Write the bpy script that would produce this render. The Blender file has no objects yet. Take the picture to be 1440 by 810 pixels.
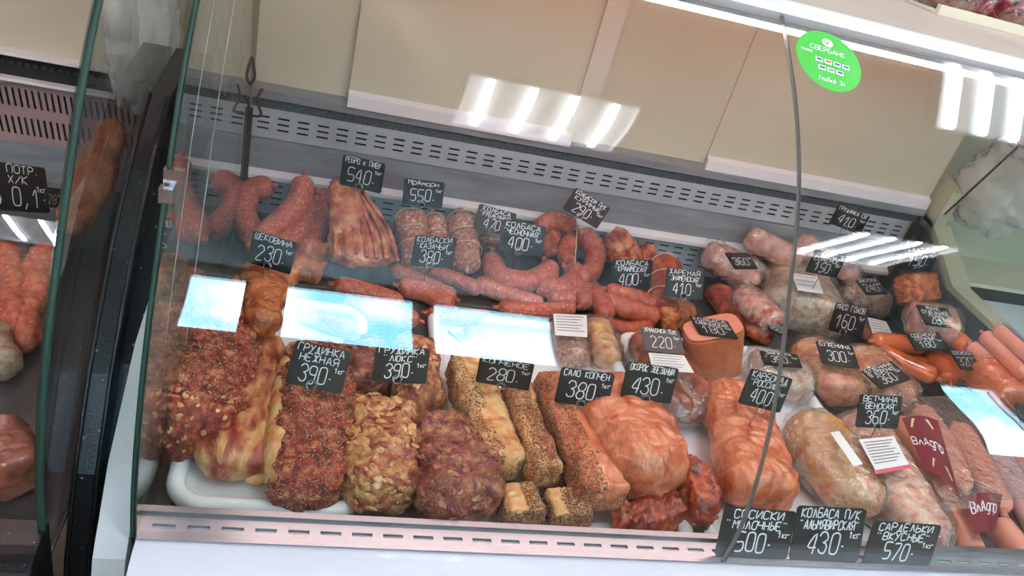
import bpy, math, random
from mathutils import Vector, Matrix, noise
PI = math.pi
S = bpy.context.scene
COL = S.collection

# ------------------------------------------------------------------ camera
AX = Vector((0.95947741, 0.12509933, 0.25249406))      # world X in camera terms (right, down, forward)
AY = Vector((-0.1475471, -0.54035461, 0.82840012))
AZ = Vector((0.24006862, -0.83208597, -0.5))
CAM = Vector((-0.17906239, -0.58567061, 0.6865323))
FPX = 1100.0
cd = bpy.data.cameras.new('camera'); cam = bpy.data.objects.new('camera', cd); COL.objects.link(cam)
cd.sensor_fit = 'HORIZONTAL'; cd.sensor_width = 36; cd.lens = 36 * FPX / 1440; cd.clip_start = .01
right = Vector((AX[0], AY[0], AZ[0])); down = Vector((AX[1], AY[1], AZ[1])); fwd = Vector((AX[2], AY[2], AZ[2]))
M = Matrix((right, -down, -fwd)).transposed().to_4x4(); M.translation = CAM
cam.matrix_world = M
S.camera = cam

# ------------------------------------------------------------------ world, exposure
S.view_settings.view_transform = 'Standard'; S.view_settings.look = 'None'
S.view_settings.gamma = 1; S.view_settings.use_curve_mapping = False
S.view_settings.exposure = 0.95
W = bpy.data.worlds.new('sky'); S.world = W; W.use_nodes = True
nt = W.node_tree; nt.nodes.clear()
wo = nt.nodes.new('ShaderNodeOutputWorld'); bg = nt.nodes.new('ShaderNodeBackground')
wt = nt.nodes.new('ShaderNodeTexCoord'); wn = nt.nodes.new('ShaderNodeTexNoise'); wr = nt.nodes.new('ShaderNodeValToRGB')
wn.inputs['Scale'].default_value = 4.5; wn.inputs['Detail'].default_value = 5
wr.color_ramp.elements[0].position = .44; wr.color_ramp.elements[0].color = (.22, .55, .9, 1)
wr.color_ramp.elements[1].position = .6; wr.color_ramp.elements[1].color = (.9, .95, 1, 1)
nt.links.new(wt.outputs['Generated'], wn.inputs['Vector']); nt.links.new(wn.outputs['Fac'], wr.inputs['Fac'])
nt.links.new(wr.outputs['Color'], bg.inputs['Color']); bg.inputs['Strength'].default_value = 11.0
nt.links.new(bg.outputs[0], wo.inputs[0])
TUBE_POWER = 44.0
CASE_LAMP = 13.5

# ------------------------------------------------------------------ helpers
def ray(px, py):
    c = Vector((px - 720, py - 405, FPX)); return Vector((c.dot(AX), c.dot(AY), c.dot(AZ)))
def pz(px, py, z):
    r = ray(px, py); return CAM + r * ((z - CAM.z) / r.z)
def py_(px, py, y):
    r = ray(px, py); return CAM + r * ((y - CAM.y) / r.y)
def px_(px, py, x):
    r = ray(px, py); return CAM + r * ((x - CAM.x) / r.x)
def depth(p): return (p - CAM).dot(fwd)
def lin(c):
    return tuple(((v / 255) / 12.92 if v / 255 <= .04045 else ((v / 255 + .055) / 1.055) ** 2.4) for v in c) + (1,)

MATS = {}
def mk(name, cols, scale=20, rough=.45, bump=.3, bscale=None, coat=0, detail=6, spots=None, metallic=0, stretch=(1, 1, 1), dist=0, lo=.32, hi=.68, spec=.5, sss=0):
    """noise-coloured principled material; cols = list of sRGB tuples; spots=(colour, scale, threshold)"""
    m = bpy.data.materials.new(name); m.use_nodes = True; t = m.node_tree; N = t.nodes; L = t.links
    b = N['Principled BSDF']; tc = N.new('ShaderNodeTexCoord'); mp = N.new('ShaderNodeMapping')
    mp.inputs['Scale'].default_value = stretch; L.new(tc.outputs['Object'], mp.inputs[0])
    n = N.new('ShaderNodeTexNoise'); n.inputs['Scale'].default_value = scale; n.inputs['Detail'].default_value = detail
    n.inputs['Distortion'].default_value = dist; L.new(mp.outputs[0], n.inputs['Vector'])
    r = N.new('ShaderNodeValToRGB'); e = r.color_ramp.elements
    k = len(cols)
    if k == 1: cols = cols * 2; k = 2
    e[0].position = lo; e[1].position = hi; e[0].color = lin(cols[0]); e[1].color = lin(cols[-1])
    for i in range(1, k - 1):
        x = e.new(lo + (hi - lo) * i / (k - 1)); x.color = lin(cols[i])
    L.new(n.outputs['Fac'], r.inputs['Fac']); out = r.outputs['Color']
    if spots:
        for sc, ss, th in spots:
            v = N.new('ShaderNodeTexNoise'); v.inputs['Scale'].default_value = ss; v.inputs['Detail'].default_value = 1.5
            L.new(mp.outputs[0], v.inputs['Vector'])
            rr = N.new('ShaderNodeValToRGB'); rr.color_ramp.elements[0].position = th; rr.color_ramp.elements[1].position = th + .05
            L.new(v.outputs['Fac'], rr.inputs['Fac'])
            mx = N.new('ShaderNodeMixRGB'); L.new(rr.outputs['Color'], mx.inputs['Fac']); L.new(out, mx.inputs['Color1'])
            mx.inputs['Color2'].default_value = lin(sc); out = mx.outputs['Color']
    L.new(out, b.inputs['Base Color'])
    b.inputs['Roughness'].default_value = rough; b.inputs['Metallic'].default_value = metallic
    b.inputs['Coat Weight'].default_value = coat; b.inputs['Coat Roughness'].default_value = .12
    b.inputs['Specular IOR Level'].default_value = spec
    if sss:
        b.inputs['Subsurface Weight'].default_value = sss; b.inputs['Subsurface Radius'].default_value = (.01, .003, .002); b.inputs['Subsurface Scale'].default_value = 1
    if bump:
        n2 = N.new('ShaderNodeTexNoise'); n2.inputs['Scale'].default_value = bscale or scale * 4; n2.inputs['Detail'].default_value = 5
        L.new(mp.outputs[0], n2.inputs['Vector'])
        bp = N.new('ShaderNodeBump'); bp.inputs['Strength'].default_value = bump; bp.inputs['Distance'].default_value = .004
        L.new(n2.outputs['Fac'], bp.inputs['Height']); L.new(bp.outputs[0], b.inputs['Normal'])
        if coat: L.new(bp.outputs[0], b.inputs['Coat Normal'])
    MATS[name] = m
    return m
def plain(name, c, rough=.5, metallic=0, coat=0):
    m = bpy.data.materials.new(name); m.use_nodes = True; b = m.node_tree.nodes['Principled BSDF']
    b.inputs['Base Color'].default_value = lin(c); b.inputs['Roughness'].default_value = rough
    b.inputs['Metallic'].default_value = metallic; b.inputs['Coat Weight'].default_value = coat
    MATS[name] = m; return m
def emit(name, c, s):
    m = bpy.data.materials.new(name); m.use_nodes = True; t = m.node_tree; t.nodes.clear()
    o = t.nodes.new('ShaderNodeOutputMaterial'); e = t.nodes.new('ShaderNodeEmission')
    e.inputs[0].default_value = lin(c); e.inputs[1].default_value = s; t.links.new(e.outputs[0], o.inputs[0]); MATS[name] = m; return m
def glassy(name, tint, gloss_rough=.0, f0=.045, bump=0, bscale=30, haze=0, hazecol=(255, 255, 255), gain=1.0):
    """thin clear sheet: Schlick reflection over straight-through transparency, optional milky diffuse"""
    m = bpy.data.materials.new(name); m.use_nodes = True; t = m.node_tree; N = t.nodes; L = t.links; N.clear()
    o = N.new('ShaderNodeOutputMaterial'); tr = N.new('ShaderNodeBsdfTransparent'); tr.inputs[0].default_value = lin(tint)
    gl = N.new('ShaderNodeBsdfGlossy'); gl.inputs['Roughness'].default_value = gloss_rough; gl.inputs[0].default_value = (1, 1, 1, 1)
    lw = N.new('ShaderNodeLayerWeight'); lw.inputs['Blend'].default_value = .5
    pw = N.new('ShaderNodeMath'); pw.operation = 'POWER'; pw.inputs[1].default_value = 5
    ma = N.new('ShaderNodeMath'); ma.operation = 'MULTIPLY_ADD'; ma.inputs[1].default_value = (1 - f0) * gain; ma.inputs[2].default_value = f0 * gain
    ma.use_clamp = True
    L.new(lw.outputs['Facing'], pw.inputs[0]); L.new(pw.outputs[0], ma.inputs[0])
    mix = N.new('ShaderNodeMixShader'); L.new(ma.outputs[0], mix.inputs[0])
    base = tr.outputs[0]
    if haze:
        df = N.new('ShaderNodeBsdfDiffuse'); df.inputs[0].default_value = lin(hazecol)
        tl = N.new('ShaderNodeBsdfTranslucent'); tl.inputs[0].default_value = lin(hazecol)
        m3 = N.new('ShaderNodeMixShader'); m3.inputs[0].default_value = .4; L.new(df.outputs[0], m3.inputs[1]); L.new(tl.outputs[0], m3.inputs[2])
        m2 = N.new('ShaderNodeMixShader'); m2.inputs[0].default_value = haze
        L.new(tr.outputs[0], m2.inputs[1]); L.new(m3.outputs[0], m2.inputs[2]); base = m2.outputs[0]
    L.new(base, mix.inputs[1]); L.new(gl.outputs[0], mix.inputs[2]); L.new(mix.outputs[0], o.inputs[0])
    if bump:
        tc = N.new('ShaderNodeTexCoord'); n2 = N.new('ShaderNodeTexNoise'); n2.inputs['Scale'].default_value = bscale; n2.inputs['Detail'].default_value = 4
        n2.inputs['Distortion'].default_value = 1.0
        L.new(tc.outputs['Object'], n2.inputs['Vector']); bp = N.new('ShaderNodeBump'); bp.inputs['Strength'].default_value = bump
        bp.inputs['Distance'].default_value = .01; L.new(n2.outputs['Fac'], bp.inputs['Height'])
        L.new(bp.outputs[0], gl.inputs['Normal']); L.new(bp.outputs[0], lw.inputs['Normal'])
    MATS[name] = m; return m

def obj(name, geo, mat, parent=None, origin=None, smooth=True, label=None):
    """geo=(verts, faces) in world coordinates -> one mesh object (child keeps world placement)"""
    v, f = geo
    if parent is not None: origin = Vector(parent['_o'])
    elif origin is None: origin = Vector((sum(p[0] for p in v) / len(v), sum(p[1] for p in v) / len(v), min(p[2] for p in v)))
    me = bpy.data.meshes.new(name); me.from_pydata([tuple(Vector(p) - origin) for p in v], [], f); me.update()
    if smooth:
        me.polygons.foreach_set('use_smooth', [True] * len(me.polygons))
    me.materials.append(MATS[mat] if isinstance(mat, str) else mat)
    o = bpy.data.objects.new(name, me); COL.objects.link(o)
    root = parent
    if parent is not None: o.parent = parent
    else: o.location = origin
    o['_o'] = tuple(origin)
    if label: o['label'] = label
    return o
def tag(o, label, cat, group=None, kind=None):
    o['label'] = label; o['category'] = cat
    if group: o['group'] = group
    if kind: o['kind'] = kind
    return o
def thing(name, loc, label, cat, group=None):
    o = bpy.data.objects.new(name, None); COL.objects.link(o); o.location = loc; o.empty_display_size = .02; o['_o'] = tuple(loc)
    return tag(o, label, cat, group)
def structure(o, label=None):
    o['kind'] = 'structure'
    if label: o['label'] = label
    return o

def join(*gs):
    V, F = [], []
    for v, f in gs:
        n = len(V); V += list(v); F += [tuple(i + n for i in q) for q in f]
    return V, F
def box(x0, x1, y0, y1, z0, z1):
    v = [(x, y, z) for z in (z0, z1) for y in (y0, y1) for x in (x0, x1)]
    return v, [(0, 2, 3, 1), (4, 5, 7, 6), (0, 1, 5, 4), (2, 6, 7, 3), (0, 4, 6, 2), (1, 3, 7, 5)]
def prism_x(poly, x0, x1):
    """closed (y,z) polygon extruded along x"""
    n = len(poly); v = [(x0, a, b) for a, b in poly] + [(x1, a, b) for a, b in poly]
    f = [(i, (i + 1) % n, n + (i + 1) % n, n + i) for i in range(n)] + [tuple(range(n))[::-1], tuple(range(n, 2 * n))]
    return v, f
def plate(us, vs, hole, fn, th):
    """slotted sheet: grid of cells minus holes, fn(u,v,d)->point, th thickness"""
    V, F = [], []; nu, nv = len(us), len(vs)
    for d in (0, th):
        for v in vs:
            for u in us: V.append(fn(u, v, d))
    I = lambda i, j, k: k * nu * nv + j * nu + i
    H = lambda i, j: i < 0 or j < 0 or i >= nu - 1 or j >= nv - 1 or hole(i, j)
    for j in range(nv - 1):
        for i in range(nu - 1):
            if H(i, j): continue
            F.append((I(i, j, 0), I(i + 1, j, 0), I(i + 1, j + 1, 0), I(i, j + 1, 0)))
            F.append((I(i, j, 1), I(i, j + 1, 1), I(i + 1, j + 1, 1), I(i + 1, j, 1)))
            if H(i - 1, j): F.append((I(i, j, 0), I(i, j + 1, 0), I(i, j + 1, 1), I(i, j, 1)))
            if H(i + 1, j): F.append((I(i + 1, j, 0), I(i + 1, j, 1), I(i + 1, j + 1, 1), I(i + 1, j + 1, 0)))
            if H(i, j - 1): F.append((I(i, j, 0), I(i, j, 1), I(i + 1, j, 1), I(i + 1, j, 0)))
            if H(i, j + 1): F.append((I(i, j + 1, 0), I(i + 1, j + 1, 0), I(i + 1, j + 1, 1), I(i, j + 1, 1)))
    return V, F
def cat(P, n):
    """catmull-rom through vectors/tuples, n samples per span, with linear parameter for extra values"""
    P = [Vector(p) for p in P]; out = []
    for i in range(len(P) - 1):
        a, b, c, d = P[max(i - 1, 0)], P[i], P[i + 1], P[min(i + 2, len(P) - 1)]
        for k in range(n):
            t = k / n
            out.append(.5 * ((2 * b) + (c - a) * t + (2 * a - 5 * b + 4 * c - d) * t * t + (3 * b - a - 3 * c + d) * t ** 3))
    out.append(P[-1]); return out
def tube(P, r, seg=6, closed=False):
    P = [Vector(p) for p in P]; n = len(P); V, F = [], []
    prev = None
    for i, p in enumerate(P):
        a = P[(i - 1) % n] if closed else P[max(i - 1, 0)]; b = P[(i + 1) % n] if closed else P[min(i + 1, n - 1)]
        t = (b - a).normalized()
        if prev is None: u = t.orthogonal().normalized()
        else:
            u = prev - t * prev.dot(t); u = u.normalized() if u.length > 1e-6 else t.orthogonal().normalized()
        prev = u; w = t.cross(u)
        rr = r[i] if isinstance(r, (list, tuple)) else r
        for k in range(seg):
            g = 2 * PI * k / seg; V.append(p + (u * math.cos(g) + w * math.sin(g)) * rr)
    for i in range(n if closed else n - 1):
        for k in range(seg):
            j = (i + 1) % n
            F.append((i * seg + k, i * seg + (k + 1) % seg, j * seg + (k + 1) % seg, j * seg + k))
    if not closed:
        F.append(tuple(range(seg))[::-1]); F.append(tuple(range((n - 1) * seg, n * seg)))
    return V, F
def fn3(p, f, sd): return noise.fractal(Vector((p.x * f + sd * 7.3, p.y * f - sd * 3.1, p.z * f + sd)), 1.0, 2.1, 4)
def loft(P, Wd, T, n=2.3, up=(0, 0, 1), rings=46, seg=36, cap=.12, amp=.003, freq=40, seed=0, ridge=0, ridgef=120, flat=0):
    """superellipse section swept on a spline. Wd, T full width/thickness lists; cap = rounded end share of length"""
    k = len(P); ns = max(4, rings // (k - 1)); Q = cat(P, ns)
    m = len(Q); up = Vector(up)
    Wl = [v[0] for v in cat([(w, 0, 0) for w in Wd], ns)]; Tl = [v[0] for v in cat([(w, 0, 0) for w in T], ns)]
    Ls = [0]
    for i in range(1, m): Ls.append(Ls[-1] + (Q[i] - Q[i - 1]).length)
    tot = Ls[-1]; V, F = [], []
    # ring parameters: cosine spaced near ends
    def at(s):
        s = min(max(s, 0), tot)
        for i in range(1, m):
            if Ls[i] >= s - 1e-9:
                a = (s - Ls[i - 1]) / max(Ls[i] - Ls[i - 1], 1e-9)
                tg = (Q[min(i + 1, m - 1)] - Q[max(i - 2, 0)]).normalized()
                return Q[i - 1].lerp(Q[i], a), tg, Wl[i - 1] * (1 - a) + Wl[i] * a, Tl[i - 1] * (1 - a) + Tl[i] * a
    c = cap * tot; rs = []
    nc = 7
    for i in range(nc): rs.append((c * (1 - math.cos(PI / 2 * i / nc)), math.sin(PI / 2 * (i + .15) / (nc + .15))))
    nm = max(6, rings - 2 * nc)
    for i in range(nm + 1): rs.append((c + (tot - 2 * c) * i / nm, 1))
    for i in range(nc - 1, -1, -1): rs.append((tot - c * (1 - math.cos(PI / 2 * i / nc)), math.sin(PI / 2 * (i + .15) / (nc + .15))))
    for s, sc in rs:
        p, t, w, th = at(s)
        side = t.cross(up)
        if side.length < 1e-4: side = Vector((1, 0, 0))
        side.normalize(); u2 = side.cross(t).normalized()
        for j in range(seg):
            g = 2 * PI * j / seg; cg, sg = math.cos(g), math.sin(g)
            x = math.copysign(abs(cg) ** (2 / n), cg) * w / 2 * sc; z = math.copysign(abs(sg) ** (2 / n), sg) * th / 2 * sc
            q = p + side * x + u2 * z
            nr = (side * x + u2 * z + t * ((sc < 1) * (1 if s > tot / 2 else -1) * (1 - sc) * w * .5))
            nr = nr.normalized() if nr.length > 1e-7 else t
            d = amp * fn3(q, freq, seed) + amp * 1.4 * fn3(q, freq * .35, seed + 3) + (amp * .5 * fn3(q, freq * 3.2, seed + 9) if amp > .0018 else 0)
            if ridge: d += ridge * (abs(noise.noise(Vector((q.x * ridgef * .3 + seed, q.y * ridgef * .3, q.z * ridgef)))) - .2)
            if flat and z < 0: d = min(d, 0) * .3
            V.append(q + nr * d)
    R = len(rs)
    for i in range(R - 1):
        for j in range(seg):
            F.append((i * seg + j, (i + 1) * seg + j, (i + 1) * seg + (j + 1) % seg, i * seg + (j + 1) % seg))
    F.append(tuple(range(seg))); F.append(tuple(range((R - 1) * seg, R * seg))[::-1])
    return V, F
def fix_floor(geo, z):
    """keep everything above its support"""
    v, f = geo; return [Vector((p[0], p[1], max(p[2], z))) for p in v], f

def spine(pts, z0, T):
    """pixel track (x, y[, z]) of a body of thickness T lying on height z0 -> world axis points"""
    out = []
    for p in pts:
        q = pz(p[0], p[1], p[2] if len(p) > 2 else z0 + T / 2)
        if p[0] > 250:                      # goods of this case stay inside its walls
            if q.y > .75: q = py_(p[0], p[1], .75)
            if q.x > 1.06: q = px_(p[0], p[1], 1.06)
        out.append(q)
    return out
def wid(ws, P): return [w * depth(p) / FPX for w, p in zip(ws, P)]

def scatter(geo, count, size, kind, seed, zmin=-9, where=None, flat=.35):
    """coating pieces (spice grains or garlic flakes) laid on a surface; one joined mesh"""
    rnd = random.Random(seed); v, f = geo; quads = [q for q in f if len(q) == 4]; V, F = [], []
    cand = []
    for q in quads:
        a, b, c, d = (Vector(v[i]) for i in q); n = (c - a).cross(d - b)
        if n.length < 1e-9: continue
        ar = n.length; n = n / ar; ctr = (a + b + c + d) / 4
        if n.z > -.25 and ctr.z > zmin and (where is None or where(ctr, n)): cand.append((ar, a, b, c, d, n))
    if not cand: return [], []
    ws = [c[0] for c in cand]
    for a_, a, b, c, d, n in rnd.choices(cand, ws, k=count):
        s, t = rnd.random(), rnd.random(); p = a.lerp(b, s).lerp(d.lerp(c, s), t)
        u = n.orthogonal().normalized(); u.rotate(Matrix.Rotation(rnd.random() * 6.28, 3, n)); w = n.cross(u)
        r = size * rnd.uniform(.5, 1.35); i0 = len(V)
        if kind == 'grain':
            V += [p + u * r, p + w * r * .7, p - u * r, p - w * r * .7, p + n * r * .8, p - n * r * .3]
            F += [(i0, i0 + 1, i0 + 4), (i0 + 1, i0 + 2, i0 + 4), (i0 + 2, i0 + 3, i0 + 4), (i0 + 3, i0, i0 + 4)]
        else:
            n2 = (n + Vector((rnd.uniform(-flat, flat), rnd.uniform(-flat, flat), rnd.uniform(-flat, flat)))).normalized()
            u = (u - n2 * u.dot(n2)).normalized(); w = n2.cross(u); k = 7; asp = rnd.uniform(.45, .9)
            ang = [2 * PI * j / k for j in range(k)]; rr = [r * rnd.uniform(.75, 1.15) for _ in ang]
            V += [p + n * r * .0 + (u * math.cos(g) * q + w * math.sin(g) * q * asp) for g, q in zip(ang, rr)]
            V += [p + n2 * r * .13 + (u * math.cos(g) * q + w * math.sin(g) * q * asp) * .7 for g, q in zip(ang, rr)]
            F += [(i0 + j, i0 + (j + 1) % k, i0 + k + (j + 1) % k, i0 + k + j) for j in range(k)] + [tuple(i0 + k + j for j in range(k))]
    return V, F

# ------------------------------------------------------------------ chalk stroke lettering
G = {'А': '00 26 40;12 32', 'Б': '46 06 00 30 41 42 33 03', 'В': '00 06 36 45 44 33 03;33 42 41 30 00', 'Г': '00 06 46', 'Д': '0-1 00 40 4-1;10 26 30', 'Е': '40 00 06 46;03 33',
     'Ж': '00 23 06;46 23 40;20 26', 'З': '05 16 36 45 44 33 13;33 42 41 30 10 01', 'И': '06 00 46 40', 'Й': '06 00 46 40;17 27', 'К': '00 06;46 03 40', 'Л': '00 11 26 40', 'М': '00 06 23 46 40',
     'Н': '00 06;40 46;03 43', 'О': '10 01 05 16 36 45 41 30 10', 'П': '00 06 46 40', 'Р': '00 06 36 45 44 33 03', 'С': '45 36 16 05 01 10 30 41', 'Т': '06 46;20 26', 'У': '06 23;46 10 00',
     'Ф': '20 26;15 35 44 43 32 12 03 04 15', 'Х': '00 46;06 40', 'Ц': '06 00 40 46;40 4-1', 'Ч': '06 03 43;46 40', 'Ш': '06 00 40 46;20 26', 'Щ': '06 00 40 46;20 26;40 5-1', 'Ь': '06 00 30 41 42 33 03',
     'Ы': '06 00 20 31 32 23 03;40 46', 'Э': '05 16 36 45 41 30 10 01;23 43', 'Ю': '00 06;03 13;20 11 15 26 36 45 41 30 20', 'Я': '40 46 16 05 04 13 43;23 00',
     '0': '10 01 05 16 36 45 41 30 10', '1': '04 26 20', '2': '05 16 36 45 44 00 40', '3': '05 16 36 45 44 23;23 33 42 41 30 10 01', '4': '30 36 02 42', '5': '46 06 03 33 42 41 30 00', '6': '46 16 03 01 10 30 41 42 33 03',
     '7': '06 46 10', '8': '13 04 05 16 36 45 44 33 13 02 01 10 30 41 42 33', '9': '00 30 45 36 16 05 04 13 43', '.': '10 11', ',': '1-1 21', '-': '03 33', '=': '02 32;04 34', '/': '00 46', '"': '05 06;25 26', ' ': '',
     'V': '06 20 46', 'I': '20 26', 'S': '45 36 16 05 04 13 33 42 41 30 10 01', 'a': '43 13 02 01 10 30 41 43 40', 'б': '46 16 04 01 10 30 41 43 34 04', 'в': '00 04 34 33 02;32 41 30 00', 'г': '00 04 44', 'д': '44 14 02 01 10 40;44 41 4-2 1-2',
     'е': '02 42 43 34 14 03 01 10 40', 'и': '04 00 44 40', 'к': '00 04;44 02 40', 'л': '00 24 40', 'м': '00 04 22 44 40', 'н': '00 04;40 44;02 42', 'о': '10 01 03 14 34 43 41 30 10', 'п': '00 04 44 40', 'р': '0-2 04 34 43 41 30 00',
     'с': '43 34 14 03 01 10 30 41', 'т': '04 44;20 24', 'у': '04 20;44 1-2', 'ф': '2-2 26;14 34 43 41 30 10 01 03 14', 'ш': '04 00 40 44;20 24', 'ы': '04 00 20 31 22 02;40 44', 'ь': '04 00 30 31 22 02', 'я': '40 44 14 03 12 42;22 00'}
import re
def strokes(ch):
    s = G.get(ch)
    if s is None: s = G.get(ch.upper(), '')
    out = []
    for part in s.split(';'):
        pts = [(int(a), int(b)) for a, b in re.findall(r'(\d)(-?\d)', part)]
        if len(pts) > 1: out.append(pts)
    return out
def write(text, fn, x, y, h, wd=None, lw=None, seed=0, centre=False):
    """chalk ribbons; fn(u,v)->(point, normal). x,y lower left, h cap height; wd char advance"""
    rnd = random.Random(seed + len(text)); cw = (wd or h * .8); V, F = [], []; lw = lw or h * .11
    if centre: x -= cw * len(text) / 2
    for i, ch in enumerate(text):
        dy = rnd.uniform(-.06, .06) * h; sx = cw * .72 / 4; sy = h / 6; sh = rnd.uniform(-.02, .12)
        for st in strokes(ch):
            P = [(x + i * cw + a * sx + b * sy * sh + rnd.uniform(-.12, .12) * sx, y + dy + b * sy + rnd.uniform(-.12, .12) * sy) for a, b in st]
            P2 = [(p[0], p[1]) for p in cat([(a, b, 0) for a, b in P], 3)] if len(P) > 2 else P
            i0 = len(V); n = len(P2)
            for k, (a, b) in enumerate(P2):
                c = P2[max(k - 1, 0)]; d = P2[min(k + 1, n - 1)]; tx, ty = d[0] - c[0], d[1] - c[1]; l = math.hypot(tx, ty) or 1
                nx, ny = -ty / l * lw / 2, tx / l * lw / 2
                V += [fn(a + nx, b + ny), fn(a - nx, b - ny)]
            F += [(i0 + 2 * k, i0 + 2 * k + 1, i0 + 2 * k + 3, i0 + 2 * k + 2) for k in range(n - 1)]
    return V, F

# ------------------------------------------------------------------ materials
plain('white_paint', (238, 240, 245), .35, coat=.3); plain('body_white', (206, 208, 216), .4, coat=.2); plain('rail_steel', (160, 161, 168), .25, .8)
mk('case_steel', [(150, 152, 158), (176, 178, 184)], 9, .38, .05, 200, metallic=.55, stretch=(1, 1, 6))
mk('vent_paint', [(172, 176, 184), (190, 192, 198)], 12, .4, .05, 80, metallic=.25)
plain('dark_hole', (14, 14, 16), .8); plain('trim_white', (230, 222, 224), .4)
mk('beige_panel', [(200, 190, 167), (208, 199, 176)], 3, .35, .02, 60)
mk('beige_frame', [(196, 192, 168), (208, 204, 182)], 6, .5, .03, 60)
plain('beige_seam', (214, 204, 190), .35)
mk('honeycomb', [(24, 30, 38), (90, 98, 108)], 260, .5, .6, 400)
mk('black_plastic', [(14, 14, 17), (24, 24, 28)], 30, .3, .12, 260, spots=[((110, 118, 130), 160, .7)])
mk('grey_plastic', [(172, 176, 176), (186, 190, 190)], 10, .5, .03, 60)
plain('tray_white', (240, 242, 248), .22, coat=.4); mk('deck_steel', [(96, 96, 100), (120, 120, 124)], 8, .3, .05, 90, metallic=.8, stretch=(8, 1, 1))
mk('shelf_taupe', [(180, 166, 154), (192, 178, 166)], 4, .4, .02, 60); plain('cream', (226, 216, 190), .5)
mk('wall_beige', [(140, 126, 106), (156, 142, 120)], 2, .8, .05, 20); plain('blocker_brown', (58, 40, 32), .6); plain('ceiling_white', (178, 178, 174), .9)
mk('floor_tile', [(120, 100, 90), (140, 120, 108)], 3, .4, .05, 20)
plain('tile_pale', (150, 132, 120), .35)
plain('board', (22, 24, 26), .5); plain('board_grey', (86, 76, 76), .5); plain('chalk', (238, 238, 240), .9); plain('wire', (190, 190, 195), .25, 1)
plain('paper', (240, 236, 238), .7); plain('print_grey', (120, 116, 122), .7); plain('maroon', (120, 28, 48), .4, coat=.5); plain('gold', (222, 200, 150), .4)
plain('green_sticker', (48, 172, 44), .5); plain('print_white', (240, 245, 240), .5); plain('print_red', (210, 60, 50), .5); plain('print_blue', (50, 70, 150), .5)
plain('pink_border', (214, 90, 110), .5); plain('clip_brown', (150, 92, 60), .5); plain('chrome', (210, 210, 215), .12, 1); plain('twine', (214, 190, 150), .8); plain('wire_dark', (74, 68, 66), .45, .5)
plain('joint_edge', (150, 160, 160), .3, .3); plain('glass_edge', (10, 54, 42), .6)
glassy('glass', (248, 252, 250)); glassy('glass_end', (225, 232, 230), f0=.06); glassy('glass_clear', (246, 250, 248), f0=.03, gain=.45)
glassy('film', (252, 252, 252), .07, .15, bump=1.0, bscale=42, haze=.03); glassy('film_loose', (250, 250, 252), .06, .18, bump=1.0, bscale=55, haze=.06)
glassy('bag_film', (250, 250, 250), .25, .06, bump=1.0, bscale=22, haze=1.0, hazecol=(250, 249, 247))
emit('tube_light', (248, 250, 255), TUBE_POWER); emit('case_lamp', (255, 212, 208), CASE_LAMP)

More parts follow.
